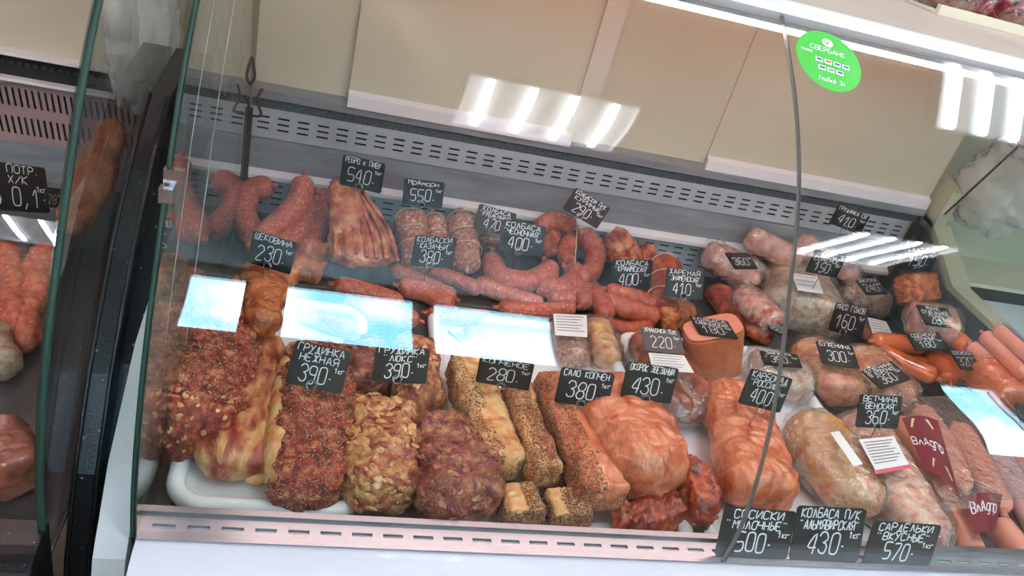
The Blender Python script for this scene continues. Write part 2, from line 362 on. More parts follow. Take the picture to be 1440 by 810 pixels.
MEAT = dict(
    spiced=dict(cols=[(66, 12, 12), (134, 34, 26), (168, 68, 46), (212, 138, 92)], scale=32, rough=.27, bump=.6, bscale=140, coat=.25),
    belly=dict(cols=[(128, 34, 28), (176, 82, 52), (208, 146, 90), (224, 182, 124)], scale=16, rough=.32, bump=.35, bscale=90, coat=.35, stretch=(1.6, .6, 1)),
    fat=dict(cols=[(196, 104, 62), (222, 160, 100), (236, 194, 140)], scale=18, rough=.3, bump=.3, bscale=80, coat=.35),
    garlic=dict(cols=[(112, 28, 24), (160, 62, 42), (192, 118, 72), (220, 166, 110)], scale=30, rough=.32, bump=.5, bscale=110, coat=.35),
    garlic_dark=dict(cols=[(82, 20, 26), (128, 38, 38), (156, 76, 56), (200, 140, 98)], scale=24, rough=.32, bump=.45, bscale=110, coat=.35),
    ham=dict(cols=[(146, 54, 30), (196, 94, 58), (214, 124, 86), (228, 152, 116)], scale=9, rough=.32, bump=.35, bscale=40, coat=.3, dist=1.2, stretch=(1.5, .6, 1)),
    ham_red=dict(cols=[(104, 24, 14), (160, 52, 26), (196, 92, 46)], scale=14, rough=.28, bump=.4, bscale=60, coat=.5, dist=.8),
    sausage=dict(cols=[(156, 60, 44), (184, 82, 62), (200, 104, 80)], scale=40, rough=.38, bump=.18, bscale=300, coat=.2, spots=[((222, 160, 130), 240, .62), ((150, 50, 44), 200, .66)]),
    sausage_red=dict(cols=[(150, 48, 32), (182, 76, 50), (202, 104, 74)], scale=30, rough=.3, bump=.25, bscale=200, coat=.35, spots=[((214, 130, 100), 200, .66)]),
    rolled=dict(cols=[(158, 84, 70), (186, 118, 100), (206, 150, 130)], scale=60, rough=.38, bump=.35, bscale=220, coat=.15, spots=[((226, 196, 176), 160, .62)]),
    smoked=dict(cols=[(116, 36, 22), (172, 76, 44), (204, 116, 70), (222, 154, 104)], scale=22, rough=.3, bump=.4, bscale=70, coat=.4, stretch=(1, .45, 1)),
    cheek=dict(cols=[(120, 48, 18), (168, 80, 34), (190, 104, 52), (206, 138, 80)], scale=22, rough=.34, bump=.5, bscale=80, coat=.35),
    pale=dict(cols=[(160, 120, 96), (190, 152, 124), (206, 176, 150), (176, 128, 108)], scale=24, rough=.32, bump=.25, bscale=90, coat=.4),
    pinkpack=dict(cols=[(196, 120, 106), (222, 160, 142), (232, 196, 180)], scale=20, rough=.3, bump=.25, bscale=70, coat=.4),
    buzh=dict(cols=[(190, 92, 56), (222, 138, 92), (236, 180, 132)], scale=16, rough=.3, bump=.3, bscale=60, coat=.5),
    goldham=dict(cols=[(168, 84, 34), (204, 128, 66), (206, 150, 84), (216, 104, 62)], scale=10, rough=.28, bump=.2, bscale=40, coat=.6),
    brownpack=dict(cols=[(110, 52, 42), (142, 72, 56), (170, 98, 74)], scale=14, rough=.25, bump=.25, bscale=50, coat=.7),
    pinkloaf=dict(cols=[(226, 134, 112), (236, 150, 128)], scale=6, rough=.4, bump=.05, bscale=80, coat=.1),
    skin=dict(cols=[(172, 84, 48), (196, 108, 66), (180, 92, 54)], scale=12, rough=.35, bump=.15, bscale=50, coat=.3),
    hotdog=dict(cols=[(214, 94, 54), (230, 116, 72), (222, 104, 62)], scale=10, rough=.28, bump=.04, bscale=60, coat=.5),
    sardel=dict(cols=[(222, 134, 112), (234, 154, 130)], scale=10, rough=.28, bump=.04, bscale=60, coat=.6),
    purplepack=dict(cols=[(210, 160, 176), (228, 190, 196), (222, 170, 160)], scale=10, rough=.2, bump=.1, bscale=30, coat=.6),
    beefpack=dict(cols=[(70, 12, 20), (110, 24, 34), (150, 50, 54), (90, 60, 76)], scale=30, rough=.25, bump=.4, bscale=60, coat=.6),
    redwhite=dict(cols=[(168, 60, 60), (204, 104, 84), (226, 176, 160), (196, 96, 60)], scale=18, rough=.3, bump=.25, bscale=60, coat=.6),
)
for k, a in MEAT.items():
    a['scale'] *= 2.6; a['bscale'] *= 2.2; a['bump'] = min(1, a['bump'] * 1.7); a['coat'] = min(.9, a['coat'] * 1.9); a['rough'] -= .04
    mk(k, **a)
plain('stripe_blue', (96, 104, 160), .3)
mk('grains', [(150, 76, 40), (220, 160, 108), (104, 34, 22), (236, 196, 150), (64, 24, 18)], 420, .5, 0, lo=.25, hi=.75)
mk('grains_dark', [(60, 28, 18), (150, 92, 60), (46, 22, 16), (190, 140, 90)], 420, .5, 0, lo=.25, hi=.75)
mk('flakes', [(134, 58, 34), (190, 116, 66), (222, 170, 112), (160, 84, 46)], 110, .3, .1, coat=.5, lo=.25, hi=.75)
mk('flakes_dark', [(110, 40, 36), (156, 88, 62), (206, 150, 104)], 110, .3, .1, coat=.5, lo=.25, hi=.75)

# ------------------------------------------------------------------ the room
XL, XR, XJ = -.311, 1.10, .347
def wall_with_holes(xs, zs, holes, y):
    return plate(xs, zs, lambda i, j: (i, j) in holes, lambda u, v, d: (u, y - d, v), .12)
CZ = 2.15
structure(obj('floor', box(-5, 7, -3, 3, -.9, -.85), 'floor_tile', smooth=False))
structure(obj('ceiling', box(-5, 7, -3.1, 3, CZ, CZ + .05), 'ceiling_white', smooth=False))
structure(obj('wall_left', box(-5.1, -5, -3, 3, -.85, CZ), 'wall_beige', smooth=False))
structure(obj('wall_right', box(7, 7.1, -3, 3, -.85, CZ), 'wall_beige', smooth=False))
structure(obj('wall_back', box(-5, 7, 2.4, 2.5, -.85, CZ), 'wall_beige', smooth=False))
wx = [-5, -.78, .42, .5, 1.22, 3.86, 4.36, 7]; wz = [-.85, .43, 1.42, 1.86, 2.06, CZ]
structure(obj('wall_front', wall_with_holes(wx, wz, {(1, 2), (1, 3), (3, 2), (3, 3), (5, 1), (5, 2)}, -3), 'wall_beige', smooth=False))
for i, (a, b, c, d) in enumerate([(-.78, .42, 1.42, 2.06), (.5, 1.22, 1.42, 2.06), (3.86, 4.36, .43, 1.86)]):
    w = thing('window_%d' % (i + 1), ((a + b) / 2, -3.05, c), '', ''); del w['category']; del w['label']; w['kind'] = 'structure'
    obj('window_frame', join(box(a, b, -3.08, -3.04, c, c + .02), box(a, b, -3.08, -3.04, d - .02, d), box(a, a + .02, -3.08, -3.04, c, d), box(b - .02, b, -3.08, -3.04, c, d)), 'white_paint', w, smooth=False)
    obj('pane', box(a + .02, b - .02, -3.064, -3.058, c + .02, d - .02), 'glass', w, smooth=False)
structure(obj('reflection_blocker', box(-.47, -.27, -2.95, -2.84, -.85, CZ), 'blocker_brown', smooth=False), 'added dark blocker that breaks up the shop window reflection')  # unseen column added to darken part of the left window's reflection
# ceiling fixtures with four tubes
def fixture(x, y, label, L_=.3):
    t = thing('ceiling_light', (x, y, CZ - .06), label, 'ceiling light', 'four tube ceiling lights')
    obj('housing', join(box(x - .3, x + .3, y - L_, y + L_, CZ - .012, CZ), box(x - .3, x - .29, y - L_, y + L_, CZ - .05, CZ - .012), box(x + .29, x + .3, y - L_, y + L_, CZ - .05, CZ - .012),
        box(x - .29, x + .29, y - L_, y - L_ + .01, CZ - .05, CZ - .012), box(x - .29, x + .29, y + L_ - .01, y + L_, CZ - .05, CZ - .012)), 'white_paint', t, smooth=False)
    for k in range(4):
        xx = x - .215 + k * .143
        obj('tube', tube([(xx, y - L_ + .03, CZ - .035), (xx, y + L_ - .03, CZ - .035)], .013, 8), 'tube_light', t)
for x, y, l, L_ in [(.52, -.42, 'white ceiling light of four tubes above the counter', .3), (2.42, -1.62, 'long white ceiling light of four tubes before the right pane', .36), (2.2, .6, 'white ceiling light of four tubes above the counter right end', .3),
                (-1.45, -2.74, 'white ceiling light of four tubes close to the front wall at left', .2), (.5, 1.6, 'unseen fill light of four tubes added behind the counter', .3), (4.6, -2.0, 'unseen fill light of four tubes added far right by the shop front', .3), (-2.4, -1.6, 'long white ceiling light of four tubes at the far left of the shop', .6)]:  # the ones behind the counter and far right are added as fill
    fixture(x, y, l, L_)

# ------------------------------------------------------------------ the glass case
prof = [(-.02, 0), (-.017, .06), (0.0, .13), (.028, .2), (.062, .26), (.1, .32), (.139, .38), (.185, .435), (.25, .493), (.335, .552), (.372, .573)]
PR = [(p[0], p[1]) for p in cat([(a, b, 0) for a, b in prof], 6)]
case = thing('display_case', (.4, .4, -.85), 'long refrigerated meat display case with curved glass front and white body', 'display case')
PI_ = lambda *a: None
# white front body, rolled edge
fb = [(-.02, -.004)] + [(-.02 - .05 * math.sin(a), -.03 + .026 * math.cos(a)) for a in [i * PI / 2 / 8 for i in range(9)]] + [(-.07, -.12), (-.06, -.85), (0, -.85), (0, -.004)]
obj('front_panel', prism_x(fb, XL, XR + .6), 'body_white', case, smooth=False)
# slotted rail
pit = .0335; us = [XL]; k0 = 1
nslot = int((XR - XL) / pit)
for i in range(nslot):
    x = XL + .012 + i * pit; us += [x, x + .022]
us.append(XR); vs = [-.02, -.0055, -.0005, .012]
obj('slotted_rail', plate(us, vs, lambda i, j: j == 1 and i % 2 == 1, lambda u, v, d: (u, v, 0 - d), .002), 'rail_steel', case, smooth=False)
obj('rail_channel', box(XL, XR, -.011, .011, -.02, -.012), 'dark_hole', case, smooth=False)
obj('rail_lip', join(box(XL, XR, .012, .0145, -.045, .004), box(XL, XR, .0145, .02, .002, .004)), 'rail_steel', case, smooth=False)
# deck with round drain holes
dx = [XL, -.296, -.262, .2, XR]; dy = [.0145, .06, .085, .8]
obj('deck', plate(dx, dy, lambda i, j: (i, j) == (1, 1), lambda u, v, d: (u, v, -.05 - d), .003), 'deck_steel', case, smooth=False)
obj('deck_well', box(XL, XR, .0145, .8, -.09, -.088), 'dark_hole', case, smooth=False)
# back wall bands
def vent_band(z0, z1, rows, parent, x0=XL, x1=XR, y=.79, name='vent_panel', sl=.02, gp=.0345, hh=.0038, lean=0):
    us = [x0]; x = x0 + .012
    while x + sl < x1 - .005: us += [x, x + sl]; x += gp
    us.append(x1); vs = [z0]; st = (z1 - z0) / (rows + 1) * .8; mid = (z0 + z1) / 2
    for r in range(rows):
        c = mid + (r - (rows - 1) / 2) * st; vs += [c - hh / 2, c + hh / 2]
    vs.append(z1)
    obj(name, plate(us, vs, lambda i, j: i % 2 == 1 and j % 2 == 1, lambda u, v, d: (u, y + d, v), .0015), 'vent_paint', parent, smooth=False)
    obj('vent_backing', box(x0, x1, y + .01, y + .012, z0, z1), 'dark_hole', parent, smooth=False)
vent_band(.104, .158, 3, case)
vent_band(-.05, .03, 4, case, name='lower_vent_panel')
obj('back_sheet', prism_x([(.785, .044), (.789, .1), (.787, .104), (.8, .104), (.8, .044)], XL, XR), 'case_steel', case, smooth=False)
obj('ledge_trim', prism_x([(.772, .028), (.772, .036), (.79, .045), (.8, .045), (.8, .028)], XL, XR), 'trim_white', case, smooth=False)
obj('honeycomb_strip', box(XL, XR, .792, .81, .158, .176), 'honeycomb', case, smooth=False)
obj('back_rail', prism_x([(.786, .176), (.786, .19), (.8, .2), (.82, .2), (.82, .176)], XL, XR), 'case_steel', case, smooth=False)
def door(x0, x1, y, nm):
    d = obj(nm, box(x0, x1, y, y + .008, .196, .562), 'beige_panel', case, smooth=False)
    obj('door_rail', prism_x([(y - .012, .19), (y - .012, .212), (y, .218), (y + .004, .218), (y + .004, .19)], x0, x1), 'trim_white', d, smooth=False)
door(-.15, .27, .792, 'sliding_door'); door(.56, XR, .8, 'sliding_door')
obj('rear_panel', box(XL, XR, .803, .818, .196, .562), 'beige_panel', case, smooth=False)
obj('door_stile', box(.262, .302, .786, .792, .2, .562), 'beige_seam', case, smooth=False)
# top shelf and canopy
sh = [(.37, .556), (.366, .562), (.368, .572), (.378, .576), (.98, .576), (.98, .562), (.42, .562), (.42, .556)]
obj('canopy_front', prism_x([(.372, .548), (.37, .572), (.39, .5765), (.40, .5765), (.40, .548)], XL, 2.2), 'white_paint', case, smooth=False)
obj('glass_channel', prism_x([(.36, .556), (.352, .566), (.36, .574), (.371, .572), (.371, .556)], XL, 2.2), 'white_paint', case, smooth=False)
obj('shelf_top', box(XL, 2.2, .40, 1.0, .566, .5755), 'shelf_taupe', case, smooth=False)
lamp = obj('lamp_housing', prism_x([(.402, .566), (.402, .55), (.41, .546), (.45, .552), (.45, .566)], XL + .03, XR - .03), 'white_paint', case, smooth=False)
obj('lamp_tube', tube([(XL + .05, .428, .54), (XR - .05, .428, .54)], .008, 8), 'case_lamp', lamp)
# glass panes
def pane(name, x0, x1, em):
    th = .005; out = []; inn = []
    for i, (a, b) in enumerate(PR):
        c = PR[max(i - 1, 0)]; d = PR[min(i + 1, len(PR) - 1)]; ty, tz = d[0] - c[0], d[1] - c[1]; l = math.hypot(ty, tz)
        out.append((a, b)); inn.append((a + tz / l * th, b - ty / l * th))
    V = [(x, a, b) for x in (x0, x1) for a, b in out] + [(x, a, b) for x in (x0, x1) for a, b in inn]; n = len(out)
    F = []
    for i in range(n - 1):
        F.append((i, i + 1, n + i + 1, n + i)); F.append((2 * n + i, 3 * n + i, 3 * n + i + 1, 2 * n + i + 1))
    g = obj(name, (V, F), 'glass', case, label='curved clear front glass pane')
    obj('glass_edge', (V[:n] + V[2 * n:3 * n], [(i, n + i, n + i + 1, i + 1) for i in range(n - 1)]), em[0], g)
    obj('glass_edge', (V[n:2 * n] + V[3 * n:], [(i, i + 1, n + i + 1, n + i) for i in range(n - 1)]), em[1], g)
    return g
pl_ = pane('front_glass', XL, XJ - .0012, ('glass_edge', 'joint_edge')); pr_ = pane('front_glass', XJ + .0012, XR, ('joint_edge', 'glass_edge'))
# end glass panels
def end_panel(x, s, gm='glass_end'):
    poly = [(a + .006, b) for a, b in PR] + [(.66, .42), (.745, .2), (.78, .15), (.78, -.05), (.0, -.05)]
    g = obj('end_glass', prism_x(poly, x, x + s * .006), gm, case, smooth=False, label='clear side glass of the case')
    obj('glass_edge', tube([(x + s * .003, a + .003, b) for a, b in PR], .003, 4), 'glass_edge', g)
end_panel(XL - .006, 1); end_panel(XR, 1, 'glass_clear')
# post at the rear of the left side glass and its wire knot
obj('rear_post', box(XL - .002, XL + .006, .752, .764, -.05, .165), 'wire_dark', case, smooth=False)
kn = obj('wire_tie', join(tube(cat([(XL + .002, .755, .15), (XL - .002, .745, .18), (XL - .01, .74, .2), (XL + .006, .738, .225), (XL + .0, .74, .26)], 6), .0028, 6),
        tube(cat([(XL + .004, .75, .155), (XL + .022, .735, .165), (XL + .014, .733, .19), (XL + .02, .74, .21)], 6), .0022, 6)), 'wire_dark', case)
# clear corner seal along the left pane and chrome clip
obj('corner_seal', join(*[tube([(XL + dx_, a + .012, b) for a, b in PR[18:]], .0005, 4) for dx_ in (.012, .03)]), 'joint_edge', case)
cl = pz(246, 245, .33); cp = Vector((XL, .105, .328))
obj('glass_clip', join(box(XL - .006, XL + .012, .108, .116, .30, .345), box(XL - .008, XL + .004, .098, .108, .315, .33)), 'chrome', case, smooth=False)
# own end casing (pale grey) left of the glass
gp = [(-.05, -.85), (-.06, -.13), (-.03, -.02), (.03, .05), (.14, .12), (.30, .16), (.6, .17), (.8, .17), (.8, -.85)]
obj('end_casing', prism_x(gp, -.348, XL - .007), 'grey_plastic', case, smooth=False)
# right end: steel liner, beige frame
obj('end_liner', prism_x([(.8, -.05), (.8, .17), (.77, .165), (.64, .085), (.4, .08), (.02, .01), (.02, -.05)], XR + .006, XR + .012), 'case_steel', case, smooth=False)
obj('end_frame', join(prism_x([(.84, -.85), (.84, .19), (.77, .175), (.63, .095), (.40, .09), (-.01, .012), (-.05, -.85)], XR + .012, XR + .06), prism_x([(.76, .15), (.76, .25), (.84, .27), (.84, .15)], XR + .012, XR + .04)), 'beige_frame', case, smooth=False)
obj('corner_post', box(XR - .02, XR - .004, .765, .785, -.05, .16), 'wire_dark', case, smooth=False)
# diagonal rear edge rod with brown clip
obj('brace_rod', tube([(XR + .008, .66, .42), (XR + .008, .745, .205)], .0022, 6), 'wire_dark', case)
obj('brace_clip', join(box(XR + .002, XR + .016, .645, .672, .40, .428)), 'clip_brown', case, smooth=False)
for o in case.children:
    if o.name.startswith('lamp_housing'): pass

# ------------------------------------------------------------------ round green sticker on the right pane
arc = [0]
for i in range(1, len(PR)): arc.append(arc[-1] + math.hypot(PR[i][0] - PR[i - 1][0], PR[i][1] - PR[i - 1][1]))
def gp_at(s, off=.0006):
    for i in range(1, len(PR)):
        if arc[i] >= s: break
    t = (s - arc[i - 1]) / (arc[i] - arc[i - 1]); y = PR[i - 1][0] * (1 - t) + PR[i][0] * t; z = PR[i - 1][1] * (1 - t) + PR[i][1] * t
    ty, tz = PR[i][0] - PR[i - 1][0], PR[i][1] - PR[i - 1][1]; l = math.hypot(ty, tz)
    return y - tz / l * off, z + ty / l * off
def hit_glass(px, py):
    r = ray(px, py); best = None
    for k in range(600):
        s = arc[-1] * k / 600; y, z = gp_at(s, 0); t = (y - CAM.y) / r.y; dz = abs(CAM.z + r.z * t - z)
        if best is None or dz < best[0]: best = (dz, s, CAM.x + r.x * t)
    return best[1], best[2]
sc_s, sc_x = hit_glass(1165, 86)
st_r = .046
def on_glass(off):
    def f(u, v):
        a = -.10; uu = u * math.cos(a) - v * math.sin(a); vv = u * math.sin(a) + v * math.cos(a)
        y, z = gp_at(sc_s + vv, off); return Vector((sc_x + uu, y, z))
    return f
f0 = on_glass(.0006); f1 = on_glass(.0011)
V = [f0(0, 0)]; F = []
for r_ in range(1, 5):
    for k in range(40): g = 2 * PI * k / 40; V.append(f0(st_r * r_ / 4 * math.cos(g), st_r * r_ / 4 * math.sin(g)))
for k in range(40): F.append((0, 1 + k, 1 + (k + 1) % 40))
for r_ in range(3):
    for k in range(40): a = 1 + r_ * 40 + k; b = 1 + r_ * 40 + (k + 1) % 40; F.append((a, a + 40, b + 40, b))
stk = thing('sticker', V[0], 'round green bank sticker with white lettering on the upper right glass pane', 'sticker')
obj('disc', (V, F), 'green_sticker', stk)
def quad(f, x0, x1, y0, y1, nx=1): return [f(x0, y0), f(x1, y0), f(x1, y1), f(x0, y1)], [(0, 1, 2, 3)]
w_ = [write('СБЕРБАНК', f1, 0, .012, .0068, .0062, .0011, 1, True), write('Улыбка Эл', f1, .002, -.034, .006, .0042, .0009, 2, True), write('СПАСИБО', f1, -.0305, .005, .003, .0022, .0007, 3, True)]
em = []
for k in range(12): em.append(f1(.008 * math.cos(2 * PI * k / 12) - 0, .028 + .007 * math.sin(2 * PI * k / 12)))
obj('emblem', (em, [tuple(range(12))]), 'print_white', stk, smooth=False)
f2 = on_glass(.0016)
obj('emblem_mark', write('V', f2, 0, .025, .006, .008, .0018, 3, True), 'green_sticker', stk, smooth=False)
for g_ in w_: obj('lettering', g_, 'print_white', stk, smooth=False)
for j, (yy, n) in enumerate([(-.003, 4), (-.015, 3)]):
    for i in range(n):
        x = -.014 + i * .0125 + j * .003
        c = obj('card_mark', quad(f1, x - .005, x + .005, yy - .0035, yy + .0035), 'print_white', stk, smooth=False)
        ic = ('print_blue', 'print_red', 'print_blue', 'print_blue', 'print_blue', 'green_sticker', 'print_blue')[j * 4 + i]
        obj('card_print', quad(f2, x - .0036, x + .0036, yy - .0016, yy + .0016), ic, c, smooth=False)

# ------------------------------------------------------------------ trays
def tray(x0, x1, y0, y1, label, r=.045):
    t = thing('serving_tray', ((x0 + x1) / 2, (y0 + y1) / 2, -.05), label, 'tray', 'white serving trays under the front row')
    def rr(ins, z, n=8):
        P = []
        for cx, cy, a0 in ((x1 - r, y1 - r, 0), (x0 + r, y1 - r, 90), (x0 + r, y0 + r, 180), (x1 - r, y0 + r, 270)):
            for k in range(n + 1):
                a = math.radians(a0 + 90 * k / n); P.append(Vector((cx + (r - ins) * math.cos(a), cy + (r - ins) * math.sin(a), z)))
        return P
    rings = [rr(.03, -.0495), rr(.022, -.0495), rr(.014, -.042), rr(.012, -.036), rr(.016, -.036), rr(.024, -.044), rr(.034, -.0455)]
    n = len(rings[0]); V = [p for q in rings for p in q]; F = [(i * n + k, i * n + (k + 1) % n, (i + 1) * n + (k + 1) % n, (i + 1) * n + k) for i in range(len(rings) - 1) for k in range(n)]
    F.append(tuple(range((len(rings) - 1) * n, len(rings) * n)))
    obj('base', (V, F), 'tray_white', t)
    obj('rim', tube(rr(.009, -.034), .0105, 12, True), 'tray_white', t)
tray(-.303, -.08, .048, .48, 'white oval tray with thick rolled rim at the front left corner of the case')
tray(.02, .345, .03, .5, 'white tray under the salted fat blocks and the big smoked ham', .03)
tray(.36, .70, .03, .5, 'white tray below the right hand smoked loin and wrapped hams', .03)

# ------------------------------------------------------------------ meats
ZD = -.05; ZT = -.044
def meat(name, label, categ, pts, ws, T, z0, mat, group=None, parent=None, **kw):
    P = spine(pts, z0, T); Wd = wid(ws, P); Th = T if isinstance(T, (list, tuple)) else [T] * len(P)
    g = fix_floor(loft(P, Wd, Th, **kw), z0)
    if parent is None and kw is not None: pass
    return g, P, Wd
def add(name, label, categ, pts, ws, T, z0, mat, group=None, **kw):
    g, P, Wd = meat(name, label, categ, pts, ws, T, z0, mat, **kw)
    o = obj(name, g, mat); tag(o, label, categ, group); return o
def addp(name, label, categ, body, pts, ws, T, z0, mat, group=None, **kw):
    """thing with a body part; returns (empty, geometry)"""
    g, P, Wd = meat(name, label, categ, pts, ws, T, z0, mat, **kw)
    c = sum(P, Vector()) / len(P); t = thing(name, (c.x, c.y, z0), label, categ, group)
    obj(body, g, mat, t); return t, g, P, Wd
def stuff(name, geo, mat, parent):
    if not geo[0]: return
    o = obj(name, geo, mat, parent, smooth=False); o['kind'] = 'stuff'; return o

# --- front row, left to right
t, g, P, Wd = addp('pork_neck', 'dark spice-rubbed pork neck at the far left of the front row', 'smoked pork', 'meat', [(332, 455), (306, 520), (278, 580), (262, 632)], [70, 108, 122, 84], .085, ZT, 'spiced', rings=130, seg=90, amp=.010, freq=40, seed=1, cap=.16, n=2.5)
stuff('spice_crust', scatter(g, 3600, .0013, 'grain', 1, where=lambda c, n: c.y > P[3].y + .05), 'grains', t)
stuff('fat_bits', scatter(g, 60, .004, 'flake', 4, where=lambda c, n: c.y < P[3].y + .06), 'fat', t)
t, g, P, Wd = addp('pork_belly', 'red and golden pork belly slab lying right of the dark spiced neck', 'smoked pork', 'meat', [(372, 478), (352, 560), (322, 664)], [52, 78, 122], .05, ZT, 'belly', rings=110, seg=76, amp=.005, freq=32, seed=2, cap=.1, n=2.8)
obj('fat_layer', fix_floor(loft([p + Vector((Wd[i] * .30, -.002, -.012)) for i, p in enumerate(P)], [w * .5 for w in Wd], [.026] * 3, rings=60, seg=20, amp=.003, freq=50, seed=5), ZT), 'fat', t)
t, g, P, Wd = addp('smoked_cheek', 'orange brown smoked cheek strip draped down the far left pile', 'smoked pork', 'meat', [(392, 372, .045), (374, 400, .04), (370, 440, .035), (368, 468, .03)], [78, 62, 58, 56], .04, .0, 'cheek', 'smoked cheeks', amp=.005, freq=50, seed=7, rings=60, seg=40, n=2.6)
for i, (pts, ws, l) in enumerate([([(405, 370), (455, 385)], [40, 34], 'orange smoked cheek piece right of the draped strip, below the curved sausages'), ([(425, 350), (462, 362)], [30, 26], 'small smoked cheek piece tucked between the curved sausages and the ribs'),
                         ([(335, 400), (345, 430)], [50, 50], 'smoked cheek piece half hidden behind the draped strip')]):
    add('smoked_cheek', l, 'smoked pork', pts, ws, .04, ZD, 'cheek', 'smoked cheeks', amp=.006, freq=50, seed=8 + i)
t, g, P, Wd = addp('brisket', 'spice-crusted tender brisket slab with a golden fat side', 'smoked pork', 'meat', [(448, 500), (440, 590), (430, 708)], [92, 108, 104], .07, ZT, 'spiced', rings=130, seg=90, amp=.006, freq=44, seed=3, cap=.08, n=3.2)
stuff('spice_crust', scatter(g, 4200, .0013, 'grain', 2), 'grains', t)
obj('fat_layer', fix_floor(loft([pz(412, 490, -.01), pz(392, 590, -.012), pz(392, 690, -.014)], [.022, .034, .03], [.055, .058, .052], rings=60, seg=24, amp=.004, freq=30, seed=6), ZT), 'fat', t)
def garlic(name, label, pts, ws, T, seed, n, dark=0, z0=ZT):
    t, g, P, Wd = addp('garlic_neck', label, 'smoked pork', 'meat', pts, ws, T, z0, 'garlic_dark' if dark else 'garlic', 'garlic-crusted pork necks', rings=110, seg=80, amp=.006, freq=38, seed=seed, cap=.14, n=2.7)
    stuff('garlic_flakes', scatter(g, int(n * 1.1), .0058, 'flake', seed, flat=.22), 'flakes_dark' if dark else 'flakes', t)
    stuff('spice_crust', scatter(g, n * 3, .0011, 'grain', seed), 'grains', t)
garlic('', 'garlic-covered pork neck behind the front garlic neck, left of the pair', [(508, 488), (512, 560)], [62, 64], .065, 11, 110, 1)
garlic('', 'pale golden garlic-covered pork neck, front row beside the brisket', [(530, 572), (534, 640), (536, 706)], [96, 106, 96], .08, 12, 420)
garlic('', 'garlic-covered pork neck behind, under the lux price tag', [(582, 488), (590, 580)], [60, 70], .065, 13, 130)
garlic('', 'dark red garlic-crusted pork neck, front row left of the salted fat', [(608, 598), (632, 660), (652, 722)], [86, 116, 120], .085, 14, 300, 1)
def salo(label, pts, ws, T, z0, seed, mat='fat', fatw=.45, sidex=1):
    t, g, P, Wd = addp('salted_fat', label, 'smoked fat', 'block', pts, ws, T, z0, mat, 'spiced smoked fat blocks', rings=110, seg=76, amp=.003, freq=40, seed=seed, cap=.04, n=5)
    lim = lambda c: min(((c - p).length, i) for i, p in enumerate(P))[1]
    def wh(c, n):
        # crust on the flank and the far edge
        i = lim(c); return (c.x - P[i].x) * sidex < Wd[i] * (.5 - fatw) or n.z < .2
    stuff('spice_crust', scatter(g, 2600, .0014, 'grain', seed, where=wh), 'grains_dark', t)
    stuff('tan_spice', scatter(g, 2600, .0013, 'grain', seed + 7, where=wh), 'grains', t)
    return t
add('salted_fat', 'dark spiced offcut wedged under the smoked fat blocks', 'smoked fat', [(770, 655), (805, 690)], [44, 50], .03, ZT, 'spiced', 'spiced smoked fat blocks', amp=.004, seed=21)
salo('short spiced fat block under the leftmost long block', [(722, 695), (738, 736)], [56, 62], .045, ZT, 22, 'fat', .5, -1)
salo('short spiced fat block at the rail, right of its twin', [(788, 700), (804, 740)], [56, 60], .045, ZT, 23, 'fat', .35, -1)
salo('long smoked fat block, broadest yellow face, leftmost of the three', [(652, 508), (676, 580), (706, 662)], [56, 64, 62], .05, -.02, 24, 'fat', .55, 1)
salo('narrow smoked fat block with spiced crust, middle of the three', [(722, 548), (742, 605), (766, 672)], [46, 48, 54], .045, -.02, 25, 'belly', .15, 1)
salo('long smoked fat block with pink cut end, right of the three', [(772, 535), (805, 605), (850, 706)], [56, 68, 74], .05, -.02, 26, 'ham', .5, 1)
add('smoked_ham', 'orange ham end lying under the big smoked ham', 'smoked ham', [(862, 716), (905, 722), (958, 712)], [40, 52, 46], .04, ZT, 'ham_red', amp=.008, freq=60, seed=31, rings=90, seg=60)
add('smoked_ham', 'dark orange ham piece standing right of the big smoked ham', 'smoked ham', [(962, 650), (982, 690), (984, 735)], [44, 56, 40], .055, ZT, 'ham_red', amp=.007, freq=60, seed=32, rings=90, seg=60)
add('smoked_ham', 'big smooth pink smoked ham in the middle of the front row', 'smoked ham', [(842, 545), (882, 605), (918, 685)], [84, 136, 100], .085, -.03, 'ham', rings=140, seg=96, amp=.006, freq=22, seed=33, ridge=.0015, ridgef=26, cap=.14, n=2.7)
add('pork_loin', 'pink smoked loin under the second glass joint, right of the big ham', 'smoked ham', [(1018, 550), (1048, 620), (1070, 706)], [78, 106, 112], .075, ZT, 'ham', rings=130, seg=90, amp=.007, freq=22, seed=34, ridge=.002, ridgef=30, cap=.1, n=2.8)

# --- wrapped goods
def label_card(parent, corners, z, title=None, mat='paper', rows=7, name='product_label', off=0):
    """paper label in a packet: corners px TL,TR,BR,BL on height z (number or 4)"""
    zz = z if isinstance(z, (list, tuple)) else [z] * 4
    C = [pz(c[0], c[1], q) for c, q in zip(corners, zz)]
    n = (C[1] - C[0]).cross(C[3] - C[0]).normalized(); n = n if n.z > 0 else -n
    fn = lambda u, v, o=0: (C[3].lerp(C[2], u)).lerp(C[0].lerp(C[1], u), v) + n * o
    th = [p - n * .0006 for p in C]
    l = obj(name, (C + th, [(0, 1, 2, 3), (7, 6, 5, 4), (0, 4, 5, 1), (1, 5, 6, 2), (2, 6, 7, 3), (3, 7, 4, 0)]), mat, parent, smooth=False)
    gs = []
    for r in range(rows):
        v = .86 - r * .78 / rows; x1 = .92 - (r * 37 % 5) * .05
        gs.append(([fn(.07, v, .0004), fn(x1, v, .0004), fn(x1, v + .03, .0004), fn(.07, v + .03, .0004)], [(0, 1, 2, 3)]))
    if rows: obj('print', join(*gs), 'print_grey', l if parent.parent is None else l, smooth=False)
    return l, fn
